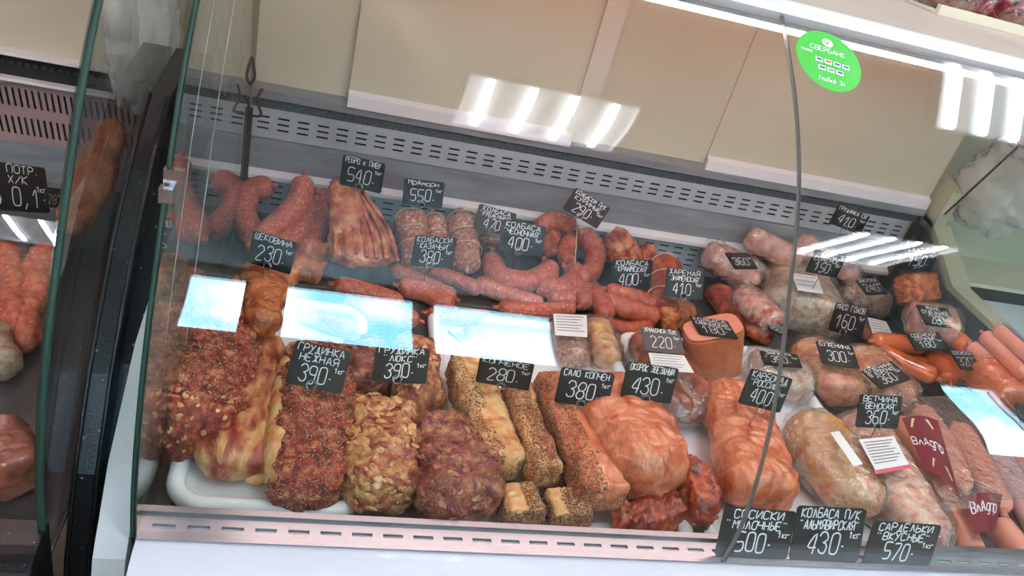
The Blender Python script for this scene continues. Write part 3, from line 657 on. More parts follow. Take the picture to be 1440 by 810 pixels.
def wrapped(name, label, categ, pts, ws, T, z0, mat, group=None, film='film', fs=1.05, fa=.004, body='meat', **kw):
    t, g, P, Wd = addp(name, label, categ, body, pts, ws, T, z0, mat, group, **kw)
    Th = T if isinstance(T, (list, tuple)) else [T] * len(P)
    k2 = dict(kw); k2.update(amp=fa, freq=60, seed=kw.get('seed', 0) + 50, ridge=.003)
    P2 = list(P); P2[0] = P[0] + (P[0] - P[1]).normalized() * .006; P2[-1] = P[-1] + (P[-1] - P[-2]).normalized() * .008
    obj('wrap', fix_floor(loft(P2, [w * fs + .004 for w in Wd], [x * fs + .004 for x in Th], **k2), z0), film, t)
    return t, g, P, Wd
t, *_ = wrapped('wrapped_ham', 'golden ham in shiny vacuum film with narrow white label, front right', 'wrapped ham', [(1128, 588), (1170, 650), (1220, 722)], [72, 106, 68], .07, ZT, 'goldham', fs=1.08, film='film_loose', rings=110, seg=76, amp=.004, freq=18, seed=41, cap=.18)
label_card(t, [(1168, 608), (1180, 606), (1213, 652), (1201, 656)], .045, rows=0)
t, *_ = wrapped('wrapped_loaf', 'pink meat loaf in wrinkled film with large white label, front right', 'wrapped ham', [(1200, 590), (1245, 660), (1292, 735), (1322, 775)], [72, 92, 84, 40], .065, ZT, 'pinkpack', fs=1.06, film='film', rings=80, seg=48, amp=.004, freq=22, seed=42, cap=.12)
l, fn_ = label_card(t, [(1208, 618), (1257, 613), (1278, 653), (1231, 661)], .036, rows=8)
obj('label_border', join(box(0, 0, 0, 0, 0, 0)) if False else ([fn_(-.04, -.12, -.0002), fn_(1.04, -.12, -.0002), fn_(1.04, .0, -.0002), fn_(-.04, .0, -.0002)], [(0, 1, 2, 3)]), 'pink_border', l, smooth=False)
t, *_ = wrapped('wrapped_ham', 'smooth dark brown smoked sticks in film with white label, behind the ham price tag', 'wrapped ham', [(905, 478), (930, 530), (972, 590)], [50, 62, 66], .05, ZT, 'brownpack', fs=1.2, film='film_loose', body='meat', rings=60, seg=36, amp=.002, seed=43, cap=.15)
for dx_, i in ((22, 0), (-20, 1)):
    pts = [(915 + dx_, 475), (945 + dx_, 530), (985 + dx_ * .8, 582)]; P = spine(pts, ZT + .012, .05)
    obj('meat', fix_floor(loft(P, wid([34, 38, 34], P), [.045] * 3, rings=40, seg=24, amp=.0015, seed=44 + i), ZT), 'brownpack', t)
label_card(t, [(912, 496), (962, 500), (976, 524), (918, 520)], .035, rows=5)
t, g, P, Wd = addp('meat_loaf', 'tall pink boiled loaf cut flat on top with brown skin', 'sausage loaf', 'skin_side', [(1004, 522, -.03), (1002, 462, .055)], [74, 82], .062, -.06, 'skin', rings=40, seg=56, amp=.001, cap=.03, n=3.6, up=(0, 1, 0))
P0, P1 = P[0], P[1]; ax_ = (P1 - P0).normalized(); LOAF_TOP = (P1 + ax_ * .0085, ax_)
obj('cut_face', loft([P1 + ax_ * .001, P1 + ax_ * .005], [Wd[1] * .98, Wd[1] * .95], [.061, .059], rings=16, seg=56, amp=.0004, cap=.2, n=3.6, up=(0, 1, 0)), 'pinkloaf', t, label='flat pink cut face')
t, *_ = wrapped('wrapped_chunk', 'beige packed chunk with a cloudy film side, right of the tall pink loaf', 'wrapped meat', [(1052, 520), (1095, 530), (1138, 545)], [66, 78, 62], .06, ZD, 'pale', film='film_loose', fs=1.1, rings=50, seg=36, amp=.003, seed=45, n=3, cap=.12)
t, *_ = wrapped('baked_ham', 'shiny wrapped baked ham, left of the pair under the 300 tag', 'wrapped ham', [(1140, 488), (1165, 525), (1195, 562)], [68, 82, 74], .065, ZD, 'buzh', 'wrapped baked hams', film='film', rings=50, seg=40, amp=.004, seed=46)
t, *_ = wrapped('baked_ham', 'shiny wrapped baked ham, right of the pair beside the frankfurters', 'wrapped ham', [(1210, 500), (1238, 535), (1268, 568)], [68, 78, 66], .065, ZD, 'buzh', 'wrapped baked hams', film='film_loose', rings=50, seg=40, amp=.004, seed=47)
t, *_ = wrapped('belly_packet', 'clear packet of pale belly with white label, middle of the case', 'wrapped meat', [(795, 458), (808, 512)], [44, 46], .04, ZD, 'rolled', rings=30, film='film_loose', amp=.003, seed=48)
label_card(t, [(778, 441), (825, 443), (826, 474), (781, 471)], .004, rows=6)
t, *_ = wrapped('belly_packet', 'yellow smoked belly piece in film beside the pale packet', 'wrapped meat', [(838, 455), (856, 512)], [44, 42], .045, ZD, 'fat', rings=30, film='film', amp=.003, seed=49)
t, *_ = wrapped('wrapped_pork', 'large pale pork block in film with white and pink label behind the right pane joint', 'wrapped meat', [(1118, 392), (1135, 448)], [92, 118], .09, ZD, 'pale', film='film', rings=50, seg=40, amp=.004, seed=51, n=3)
l, f_ = label_card(t, [(1113, 384), (1150, 389), (1158, 413), (1122, 408)], .055, rows=3)
t, *_ = wrapped('wrapped_pork', 'long pale pork piece in film right of the large pale block', 'wrapped meat', [(1180, 405), (1218, 422), (1252, 432)], [48, 52, 34], .06, ZD, 'pale', film='film_loose', rings=50, seg=36, amp=.004, seed=52)
t, *_ = wrapped('wrapped_pork', 'red and white streaked ham in film left of the large pale block', 'wrapped meat', [(1040, 412), (1064, 432), (1090, 456)], [46, 54, 42], .05, -.02, 'redwhite', film='film', rings=50, seg=36, amp=.003, seed=53)
add('dried_pork', 'orange red dried pork strip in front of the streaked ham', 'smoked pork', [(1005, 405), (1040, 445), (1085, 478)], [42, 44, 36], .04, ZD, 'ham_red', amp=.005, seed=54, rings=50)
t, *_ = wrapped('wrapped_pork', 'pinkish white wrapped ham at the back, under the small dark tag', 'wrapped meat', [(995, 355), (1025, 372), (1062, 402)], [42, 52, 46], .06, ZD, 'pinkpack', film='film', rings=50, seg=36, amp=.004, seed=55)
t, *_ = wrapped('wrapped_pork', 'narrow wrapped pork strip, rearmost of the back right pile', 'wrapped meat', [(1052, 332), (1085, 348), (1120, 366)], [22, 34, 34], .05, .0, 'pinkpack', film='film', rings=40, seg=30, amp=.003, seed=56)
t, *_ = wrapped('wrapped_pork', 'pale wrapped fat piece below the rearmost narrow strip', 'wrapped meat', [(1050, 372), (1088, 402)], [30, 38], .05, ZD, 'pale', film='film_loose', rings=40, seg=30, amp=.003, seed=57)
t, *_ = wrapped('wrapped_pork', 'small wrapped pork lump against the back wall behind the right pane', 'wrapped meat', [(1125, 345), (1160, 362)], [34, 36], .06, ZD, 'pinkpack', film='film', rings=40, seg=30, amp=.004, seed=58)
t, *_ = wrapped('wrapped_pork', 'pointed clear bag of pork between the two upright tags at the back', 'wrapped meat', [(1192, 380), (1200, 400)], [26, 40], .05, -.02, 'pinkpack', film='film_loose', rings=40, seg=30, amp=.004, seed=59)
add('smoked_cheek', 'orange smoked cheek square at the back right corner', 'smoked pork', [(1284, 385, .10), (1294, 428, .055)], [66, 74], .05, ZD, 'cheek', 'smoked cheeks', amp=.005, freq=60, seed=61, n=3.4)
t, *_ = wrapped('wrapped_fat', 'white and pink wrapped fat slab under the flat 280 tag', 'wrapped meat', [(1276, 444, .05), (1346, 460, .06)], [60, 62], .05, 0.0, 'pinkpack', film='film', rings=40, seg=40, amp=.002, seed=62, n=4, cap=.1)
t, *_ = wrapped('wrapped_fat', 'flat wrapped cut with large white label left of the frankfurters', 'wrapped meat', [(1222, 462), (1246, 482)], [46, 40], .04, ZD, 'redwhite', film='film', rings=40, seg=30, amp=.002, seed=63)
label_card(t, [(1220, 446), (1246, 452), (1257, 474), (1228, 472)], -.004, rows=5)

# --- sausages
def saus(name, label, pts, w, mat, group, z0=ZD, D=None, seed=0, knot=True, amp=.0012, thin=None, **kw):
    ws = [w] * len(pts)
    P0_ = pz(pts[len(pts) // 2][0], pts[len(pts) // 2][1], z0 + .02); T = w * depth(P0_) / FPX
    P = spine(pts, z0, T); Wd = wid(ws, P)
    g = loft(P, Wd, Wd, n=2, rings=56, seg=24, cap=min(.12, Wd[0] / 2.0 / max((P[0] - P[-1]).length, .05)), amp=amp, freq=45, seed=seed, **kw)
    return g, P, Wd
def sausage(name, label, pts, w, mat, group, **kw):
    g, P, Wd = saus(name, label, pts, w, mat, group, **kw)
    c = sum(P, Vector()) / len(P); t = thing(name, (c.x, c.y, min(p[2] for p in g[0])), label, 'sausage', group)
    obj('casing', g, mat, t)
    for a, b in ((P[0], P[1]), (P[-1], P[-2])):
        d = (a - b).normalized(); e = a + d * .002
        obj('end_knot', tube([e - d * .004, e + d * .003, e + d * .007], [Wd[0] * .2, Wd[0] * .1, Wd[0] * .13], 8), mat, t)
    return t, P, Wd
gl = 'thick curved sausages in the back left corner'
sausage('curved_sausage', 'leftmost thick curved sausage, bent like a hook in the back left corner', [(356, 335, -.02), (344, 300, -.01), (352, 270, 0), (384, 262, .01)], 35, 'sausage', gl, seed=1)
sausage('curved_sausage', 'thick curved sausage whose end sticks up highest in the back left corner', [(352, 345, .0), (392, 312, .01), (420, 282, .03), (428, 248, .06)], 33, 'sausage', gl, seed=2)
sausage('curved_sausage', 'second curved sausage from the right in the back left group', [(378, 350, -.02), (415, 325, -.01), (438, 285, .0)], 31, 'sausage', gl, seed=3)
sausage('curved_sausage', 'curved sausage nearest the rib rack in the back left group', [(425, 352, -.025), (450, 318, -.02), (455, 285, -.01), (446, 270, -.0)], 32, 'sausage', gl, seed=4)
# ribs
t, g, P, Wd = addp('smoked_ribs', 'fan-shaped smoked rib rack leaning at the back behind its price tag', 'smoked ribs', 'meat', [(478, 250, .06), (488, 285, .04), (505, 330, .0), (514, 372, -.02)], [26, 62, 88, 100], .04, ZD, 'smoked', amp=.004, freq=40, seed=71, rings=60, seg=44, ridge=.004, ridgef=60)
for k in range(7):
    a = -.42 + k * .14; A = P[0].lerp(P[1], .6) + Vector((a * Wd[1] * .7, 0, .018)); B = P[3] + Vector((a * Wd[3] * 1.02, .0, .016)); m_ = P[2] + Vector((a * Wd[2], 0, .023))
    obj('rib', tube(cat([A, m_, B], 8), .0045, 8), 'smoked', t)
gr = 'twine-tied rolled sausages at the back'
def rolled(label, pts, w, z=ZD, seed=0):
    t, P, Wd = sausage('rolled_sausage', label, pts, w, 'rolled', gr, z0=z, seed=seed, amp=.003)
    Q = cat(P, 8)
    for k in (3, 7, 11) if len(P) > 2 else (2, 5):
        c = Q[min(k, len(Q) - 1)]; d = (P[-1] - P[0]).normalized(); u = d.cross(Vector((0, 0, 1))).normalized(); v = u.cross(d)
        r = Wd[0] / 2 * 1.03
        obj('twine', tube([c + (u * math.cos(g_) + v * math.sin(g_)) * r + d * .003 * math.sin(g_ + k) for g_ in [2 * PI * i / 24 for i in range(24)]], .0013, 5, True), 'twine', t)
rolled('tied rolled sausage, leftmost, under the 550 tag', [(575, 300, .0), (580, 335, -.01), (588, 375, -.022)], 44, seed=81)
rolled('slimmer tied rolled sausage, second from the left', [(607, 302, -.0), (614, 335, -.01), (618, 370, -.02)], 32, seed=82)
rolled('broad tied rolled sausage, third from the left, right of the 380 tag', [(648, 300, .01), (653, 335, -.0), (657, 378, -.02)], 43, seed=83)
rolled('tied rolled sausage, rightmost, behind the garlic sausage tag', [(690, 322, .0), (690, 350, -.02)], 36, seed=84)
gs_ = 'thin smoked sausage sticks in the middle'
for i, (pts, w, l) in enumerate([([(552, 378), (596, 398), (640, 420)], 26, 'thin sausage stick below the 380 tag, nearest the ribs'),
        ([(600, 382), (640, 392), (676, 410)], 22, 'thin sausage stick crossing behind the nearest one'),
        ([(560, 402), (600, 412), (636, 432)], 28, 'thin sausage stick lowest in front, partly under the window reflection'),
        ([(668, 396), (712, 414), (764, 430)], 26, 'straight sausage stick in front of the big looped sausage'),
        ([(700, 432), (755, 438), (808, 432)], 24, 'pale sausage stick lying foremost, left of the clear belly packet'),
        ([(600, 440), (640, 448), (690, 446)], 26, 'sausage stick just above the garlic neck price tags')]):
    sausage('sausage_stick', l, pts, w, 'sausage', gs_, seed=90 + i)
for i, (pts, w, l) in enumerate([([(470, 400), (520, 412), (566, 430)], 28, 'sausage stick in front of the rib rack'), ([(480, 428), (530, 440), (590, 452)], 28, 'sausage stick farthest to the left in the front of its group'),
        ([(650, 470), (700, 470), (745, 478)], 26, 'sausage stick behind the smoked fat price tag'), ([(420, 440), (455, 452), (500, 466)], 28, 'sausage stick behind the brisket tag')]):
    sausage('sausage_stick', l, pts, w, 'sausage', gs_, seed=190 + i)
gk = 'looped smoked sausages in the back middle'
for pts, w, z, m, l in [([(690, 362, -.02), (702, 388, -.02), (738, 396, -.02), (770, 384, -.01), (766, 368, 0)], 32, 0, 'sausage', 'large U-shaped sausage loop in the back middle'),
        ([(750, 402, -.028), (790, 405, -.025), (812, 390, -.02), (795, 376, -.01)], 32, 0, 'sausage', 'short hooked sausage right of the U-shaped loop'),
        ([(816, 326, .01), (835, 350, 0), (833, 378, -.01), (812, 398, -.02)], 30, 0, 'sausage_red', 'sausage arc bending right of the twine tie'),
        ([(754, 322, .03), (778, 310, .035), (808, 318, .02)], 25, 0, 'sausage_red', 'topmost sausage arc of the back middle heap'),
        ([(770, 356, .0), (772, 335, .01), (786, 326, .02)], 26, 0, 'sausage_red', 'inner sausage end behind the garlic sausage tag'),
        ([(800, 372, -.01), (795, 350, .0), (806, 334, .01)], 25, 0, 'sausage_red', 'inner sausage end inside the tied arc'),
        ([(815, 430, -.03), (830, 412, -.025), (848, 428, -.02), (850, 450, -.03)], 30, 0, 'sausage_red', 'tight sausage ring left of the 400 tag pin'),
        ([(846, 420, -.02), (885, 436, -.02), (926, 446, -.025)], 32, 0, 'sausage_red', 'fat straight sausage under the 400 tag'),
        ([(852, 406, -.0), (890, 416, -.0), (922, 428, -.01)], 22, 0, 'sausage_red', 'narrow sausage on top of the fat straight one'),
        ([(850, 456, -.035), (885, 462, -.035), (915, 458, -.035)], 22, 0, 'sausage_red', 'low sausage lying in front of the fat straight one'),
        ([(836, 400, -.03), (800, 420, -.03), (770, 415, -.03)], 24, 0, 'sausage', 'sausage half hidden under the hooked one')]:
    sausage('sausage_loop', l, pts, w, m, gk, seed=int(pts[0][0]))
for pts, l in [([(812, 312, .05), (810, 345, .03), (808, 372, .01)], 'thin twine hanging over the looped sausages')]:
    tag(obj('twine', tube(spine(pts, 0, .03), .0012, 5), 'twine'), l, 'string')
add('smoked_loin', 'orange smoked loin standing at the back, left of the 400 tag', 'smoked pork', [(866, 332, .02), (876, 352, .0), (884, 378, -.01)], [46, 52, 44], .05, ZD, 'smoked', amp=.004, seed=101, ridge=.003, ridgef=80)
t, g, P, Wd = addp('smoked_loin', 'upright orange roll tied with string between the 400 and 410 tags', 'smoked pork', 'meat', [(936, 362, .03), (930, 400, .0), (926, 440, -.02)], [42, 50, 50], .055, ZD, 'ham_red', amp=.003, seed=102, ridge=.003, ridgef=80)
for k in range(3):
    c = P[0].lerp(P[2], .2 + .3 * k); r = Wd[0] * .54
    obj('string', tube([c + Vector((math.cos(g_) * r, .3 * r * math.sin(g_), math.sin(g_) * .029)) for g_ in [2 * PI * i / 20 for i in range(20)]], .001, 5, True), 'twine', t)
add('smoked_loin', 'lumpy orange roast piece below the 410 tag', 'smoked pork', [(930, 448), (965, 436)], [46, 46], .05, ZD, 'cheek', amp=.006, seed=103)
add('smoked_loin', 'small roast piece to the right of the hidden loin, above the 400 tag', 'smoked pork', [(905, 350), (915, 372)], [26, 30], .045, ZD, 'smoked', amp=.004, seed=104)
# frankfurters
gh = 'orange frankfurters at the right'
for i, (pts, w, l) in enumerate([([(1226, 480, .0), (1256, 482, .0), (1300, 486, .0)], 27, 'frankfurter lying crosswise behind the others, under the 180 tag'),
        ([(1232, 492, -.012), (1275, 512, -.012), (1318, 532, -.012)], 27, 'frankfurter pointing to the lower right beside the baked ham'),
        ([(1312, 498, -.01), (1328, 518, -.01), (1336, 538, -.014)], 26, 'frankfurter pointing towards the glass, left of the short pair'),
        ([(1336, 500, -.03), (1352, 520, -.03), (1360, 538, -.034)], 22, 'short frankfurter beside the dark 320 tag'),
        ([(1262, 510, -.034), (1300, 512, -.034), (1345, 506, -.034)], 26, 'frankfurter at the bottom of the orange heap')]):
    sausage('frankfurter', l, pts, w, 'hotdog', gh, seed=110 + i, amp=.0004)
gw = 'striped wrapped frankfurters at the right edge'
for i, (pts, l) in enumerate([([(1366, 486, .066), (1395, 512, .066), (1420, 532, .066)], 'striped wrapped frankfurter, nearest to the glass of its row'), ([(1384, 470, .096), (1412, 498, .094), (1444, 530, .092)], 'striped wrapped frankfurter, middle of its row'),
                              ([(1402, 462, .118), (1432, 488, .118), (1470, 520, .118)], 'striped wrapped frankfurter, farthest right of its row'), ([(1342, 474, .05), (1352, 482, .05), (1362, 492, .05)], 'short reddish frankfurter end beside the striped row')]):
    t, P, Wd = sausage('striped_frankfurter', l, pts, 25, 'sardel' if i < 3 else 'hotdog', gw, seed=120 + i, amp=.0003)
    if i < 3:
        for sdx in (-.3, .12):
            n_ = (P[-1] - P[0]).normalized().cross(Vector((0, 0, 1))).normalized()
            h = math.sqrt(max(.25 - sdx * sdx, .01))
            obj('printed_stripe', tube([p.lerp(sum(P, Vector()) / 3, .12) + n_ * sdx * Wd[0] + Vector((0, 0, h * Wd[0] + .0007)) for p in cat(P, 6)], .0011, 5), 'stripe_blue', t)
t, *_ = wrapped('frankfurter_pack', 'packed frankfurter block carrying the striped frankfurters at the right end', 'wrapped meat', [(1395, 520, .01), (1440, 570, .01)], [90, 90], .07, ZD, 'hotdog', film='film', rings=40, seg=36, amp=.002, seed=64, n=4, cap=.1)
# sardelki in branded wrap, front right
gd = 'plump pink sausages in the front right corner'
for i, (pts, w, l) in enumerate([([(1262, 590, -.01), (1300, 650, -.01), (1336, 710, -.01)], 34, 'plump pink sausage running along the pink wrapped loaf'),
        ([(1292, 575, -.015), (1330, 630, -.015), (1355, 690, -.015)], 34, 'plump pink sausage under the maroon printed film'),
        ([(1330, 712, -.014), (1350, 745, -.014), (1370, 780, -.014)], 38, 'plump pink sausage ending at the front rail'),
        ([(1345, 600, -.015), (1380, 660, -.015), (1410, 720, -.015)], 38, 'plump pink sausage behind the bright window reflection'),
        ([(1400, 640, -.015), (1436, 700, -.015), (1470, 760, -.015)], 40, 'plump pink sausage at the right edge of the picture'),
        ([(1385, 590, -.015), (1420, 630, -.015), (1460, 680, -.015)], 34, 'plump pink sausage topmost at the right edge'),
        ([(1400, 735, -.015), (1425, 765, -.015), (1450, 790, -.015)], 40, 'plump pink sausage in the corner by the front rail')]):
    sausage('plump_sausage', l, pts, w, 'sardel' if i not in (4,) else 'purplepack', gd, seed=130 + i, amp=.0005)
def patch(corners, z, name, label, parent, mat, nu=8, nv=8, bow=.008):
    zz = z if isinstance(z, (list, tuple)) else [z] * 4
    C = [pz(c[0], c[1], q) for c, q in zip(corners, zz)]
    def fn(u, v, o=0): return (C[3].lerp(C[2], u)).lerp(C[0].lerp(C[1], u), v) + Vector((0, 0, bow * math.sin(PI * u) + o))
    V = [fn(i / nu, j / nv) for j in range(nv + 1) for i in range(nu + 1)]
    F = [(j * (nu + 1) + i, j * (nu + 1) + i + 1, (j + 1) * (nu + 1) + i + 1, (j + 1) * (nu + 1) + i) for j in range(nv) for i in range(nu)]
    return obj(name, (V, F), mat, parent, label=label), fn
bag = thing('printed_wrap', pz(1330, 650, -.02), 'clear sausage film with maroon printed panels, front right corner', 'packaging')
patch([(1262, 562), (1420, 560), (1470, 700), (1330, 722)], .022, 'film_sheet', None, bag, 'film_loose', 16, 16)
pp, f_ = patch([(1268, 588), (1320, 592), (1350, 700), (1300, 660)], .026, 'printed_panel', 'maroon printed panel', bag, 'maroon')
obj('lettering', write('Владпр', lambda u, v: f_(u, v, .001), .42, .47, .13, .14, .02, 5, True), 'chalk', pp, smooth=False)
obj('gold_print', join(*[([f_(a, b, .0008), f_(a + .6, b, .0008), f_(a + .5, b + .14, .0008), f_(a + .1, b + .16, .0008)], [(0, 1, 2, 3)]) for a, b in ((.1, .8), (.25, .12))]), 'gold', pp, smooth=False)
pp2, f_ = patch([(1350, 700), (1410, 696), (1398, 752), (1372, 752)], .022, 'printed_panel', 'maroon printed panel', bag, 'maroon')
obj('lettering', write('Владпр', lambda u, v: f_(u, v, .001), .5, .5, .28, .13, .03, 6, True), 'chalk', pp2, smooth=False)

# top shelf goods
add_y = []
bx = thing('meat_tray', (1.3, .86, .576), 'cream edged tray of dark wrapped meat on top of the case', 'tray')
obj('tray_base', box(.85, 2.0, .745, 1.0, .576, .58), 'cream', bx, smooth=False); obj('tray_edge', box(.85, 2.0, .735, .745, .576, .593), 'cream', bx, smooth=False)
for i, (x, m, l) in enumerate([(.93, 'beefpack', 'dark red wrapped meat packet at the left end of the top shelf tray'), (1.08, 'beefpack', 'dark wrapped meat packet second on the top shelf tray'), (1.22, 'beefpack', 'purplish wrapped meat packet third on the top shelf tray'), (1.38, 'ham_red', 'orange brown meat piece in the top right corner of the picture')]):
    P = [Vector((x - .06, .83, .615)), Vector((x + .07, .85, .615))]
    t = thing('meat_packet', (x, .84, .58), l, 'wrapped meat', 'packets on the top shelf')
    obj('meat', fix_floor(loft(P, [.14, .13], [.07, .07], amp=.008, freq=30, seed=140 + i, ridge=.006, ridgef=50), .58), m, t)
    obj('wrap', fix_floor(loft(P, [.146, .136], [.076, .075], amp=.009, freq=34, seed=140 + i, ridge=.008, ridgef=50), .58), 'film', t)

# ------------------------------------------------------------------ plastic bags
def bag_mesh(c, r, seed, amp=.03):
    V, F = [], []; n, m = 40, 48
    for i in range(n + 1):
        th = PI * i / n
        for j in range(m):
            ph = 2 * PI * j / m; d = Vector((math.sin(th) * math.cos(ph), math.sin(th) * math.sin(ph), math.cos(th)))
            q = d * 3 + Vector((seed, 0, 0)); k = 1 + amp * 8 * noise.fractal(q * .8, 1, 2, 3) - abs(noise.noise(q * 1.7)) * .22
            V.append(Vector(c) + Vector((d.x * r[0], d.y * r[1], d.z * r[2])) * k)
    for i in range(n):
        for j in range(m): F.append((i * m + j, i * m + (j + 1) % m, (i + 1) * m + (j + 1) % m, (i + 1) * m + j))
    return V, F
tag(obj('plastic_bag', bag_mesh((-.468, .70, .30), (.052, .07, .15), 1), 'bag_film'), 'crumpled white plastic bag hanging between the two cases at upper left', 'bag', 'plastic bags')
tag(obj('plastic_bag', bag_mesh((-.356, .69, .32), (.03, .06, .12), 5), 'bag_film'), 'smaller white plastic bag pushed behind the left side glass', 'bag', 'plastic bags')
tag(obj('plastic_bag', bag_mesh((1.245, .78, .27), (.10, .09, .11), 9), 'bag_film'), 'bulging white plastic bag hanging past the right end of the case', 'bag', 'plastic bags')

# ------------------------------------------------------------------ neighbouring case on the left
NX = -.395
nb = thing('display_case', (-.8, .4, -.85), 'neighbouring display case cut off by the left edge, with slanted vent slots', 'display case')
V, F = [], []; n = len(PR)
V = [(x, a, b) for x in (-1.5, NX) for a, b in PR] + [(x, a + .004, b - .003) for x in (-1.5, NX) for a, b in PR]
gg = obj('front_glass', (V, [(i, i + 1, n + i + 1, n + i) for i in range(n - 1)]), 'glass', nb)
obj('glass_edge', tube([(NX, a + .003, b) for a, b in PR], .004, 4), 'glass_edge', gg)
obj('end_glass', prism_x([(a + .006, b) for a, b in PR] + [(.66, .42), (.745, .2), (.78, .15), (.78, -.05), (.0, -.05)], NX - .006, NX - .001), 'glass_end', nb, smooth=False)
mk('vent_rose', [(150, 122, 120), (168, 138, 134)], 10, .5, .05, 80)
us = [-1.5]; x = -1.48
while x < NX - .02: us += [x, x + .004]; x += .0098
us.append(NX - .01)
obj('vent_panel', plate(us, [.02, .034, .066, .084, .116, .132], lambda i, j: i % 2 == 1 and j in (1, 3), lambda u, v, d: (u - (v - .08) * .12, .79 + d, v), .0015), 'vent_rose', nb, smooth=False)
obj('vent_backing', box(-1.5, NX, .8, .802, .02, .132), 'dark_hole', nb, smooth=False)
obj('dark_channel', box(-1.5, NX, .79, .82, .137, .175), 'dark_hole', nb, smooth=False)
bd_ = obj('channel_beads', join(*[box(-1.0 + k * .012, -1.0 + k * .012 + .005, .786, .79, .157, .163) for k in range(50)]), 'wire_dark', nb, smooth=False); bd_['kind'] = 'stuff'
obj('ledge_trim', join(box(-1.5, NX, .775, .8, .132, .137), box(-1.5, NX, .775, .8, .175, .18)), 'trim_white', nb, smooth=False)
fill_housing = obj('lamp_housing', box(-1.45, NX - .03, .402, .45, .552, .56), 'white_paint', nb, smooth=False)  # unseen lamp added to brighten the bags and this case
obj('lamp_tube', tube([(-1.43, .428, .545), (NX - .05, .428, .545)], .007, 8), 'case_lamp', fill_housing)
obj('rear_panel', box(-1.5, NX, .8, .81, .18, .56), 'beige_panel', nb, smooth=False)
obj('back_sheet', box(-1.5, NX, .79, .8, -.05, .02), 'case_steel', nb, smooth=False)
obj('shelf_top', box(-1.5, NX, .37, 1.0, .56, .576), 'shelf_taupe', nb, smooth=False)
obj('deck', box(-1.5, NX, .0, .8, -.055, -.05), 'deck_steel', nb, smooth=False)
obj('front_panel', prism_x(fb, -1.5, NX), 'black_plastic', nb, smooth=False)
# black end buffer between the cases
eb = [(.56, .31), (.40, .30), (.30, .245), (.22, .18), (.13, .08), (.07, -.01), (.03, -.1), (.01, -.2), (0, -.85), (.56, -.85)]
eb2 = [(a + .03, b - .0) for a, b in eb[:-1]] + [(.56, -.85)]
obj('end_buffer', prism_x(eb, NX + .002, NX + .026), 'black_plastic', nb, smooth=False)
obj('buffer_side', prism_x([(a + .035, b - .012) for a, b in eb[:-1]] + [(.55, -.85)], NX + .026, -.349), 'black_plastic', nb, smooth=False)
for s_, k in ((NX + .003, 0), (NX + .025, 0)):
    obj('buffer_ridge', tube([(s_, a, b + .001) for a, b in eb[1:-1]], .0025, 6), 'chrome' if k else 'black_plastic', nb)
# goods in it
for i, (pts, ws, T, z0, m, l) in enumerate([([(5, 345), (20, 420), (25, 480)], [36, 38, 34], .04, ZD, 'sausage_red', 'reddish curved sausage in the left neighbouring case'), ([(60, 350), (50, 420), (35, 490)], [36, 38, 34], .04, ZD, 'sausage_red', 'second reddish sausage beside it in the neighbouring case'),
        ([(-20, 470), (0, 520)], [60, 60], .05, ZD, 'pale', 'pale piece at the left edge in the neighbouring case'), ([(-10, 610), (30, 680)], [80, 80], .06, ZD, 'brownpack', 'dark brown smoked piece low in the neighbouring case'),
        ([(165, 170, .12), (130, 260, .02), (95, 330, -.02)], [50, 60, 40], .03, ZD, 'cheek', 'rusty brown dried fish-like strip behind the neighbouring side glass')]):
    add('cured_meat', l, 'smoked meat', pts, ws, T, z0, m, 'cured meats in the neighbouring case', amp=.004, seed=150 + i)

# right-hand neighbour
rn = thing('display_case', (1.6, .6, -.85), 'pale neighbouring case beyond the right end', 'display case')
obj('rear_panel', box(1.17, 2.6, .95, .97, -.1, .5), 'beige_frame', rn, smooth=False)
obj('ledge', box(1.17, 2.6, .80, .95, .02, .03), 'cream', rn, smooth=False); obj('slot', box(1.17, 2.6, .798, .82, -.01, .02), 'dark_hole', rn, smooth=False)
obj('front_face', prism_x([(.3, -.85), (.3, -.06), (.798, -.01), (.8, -.85)], 1.17, 2.6), 'white_paint', rn, smooth=False)

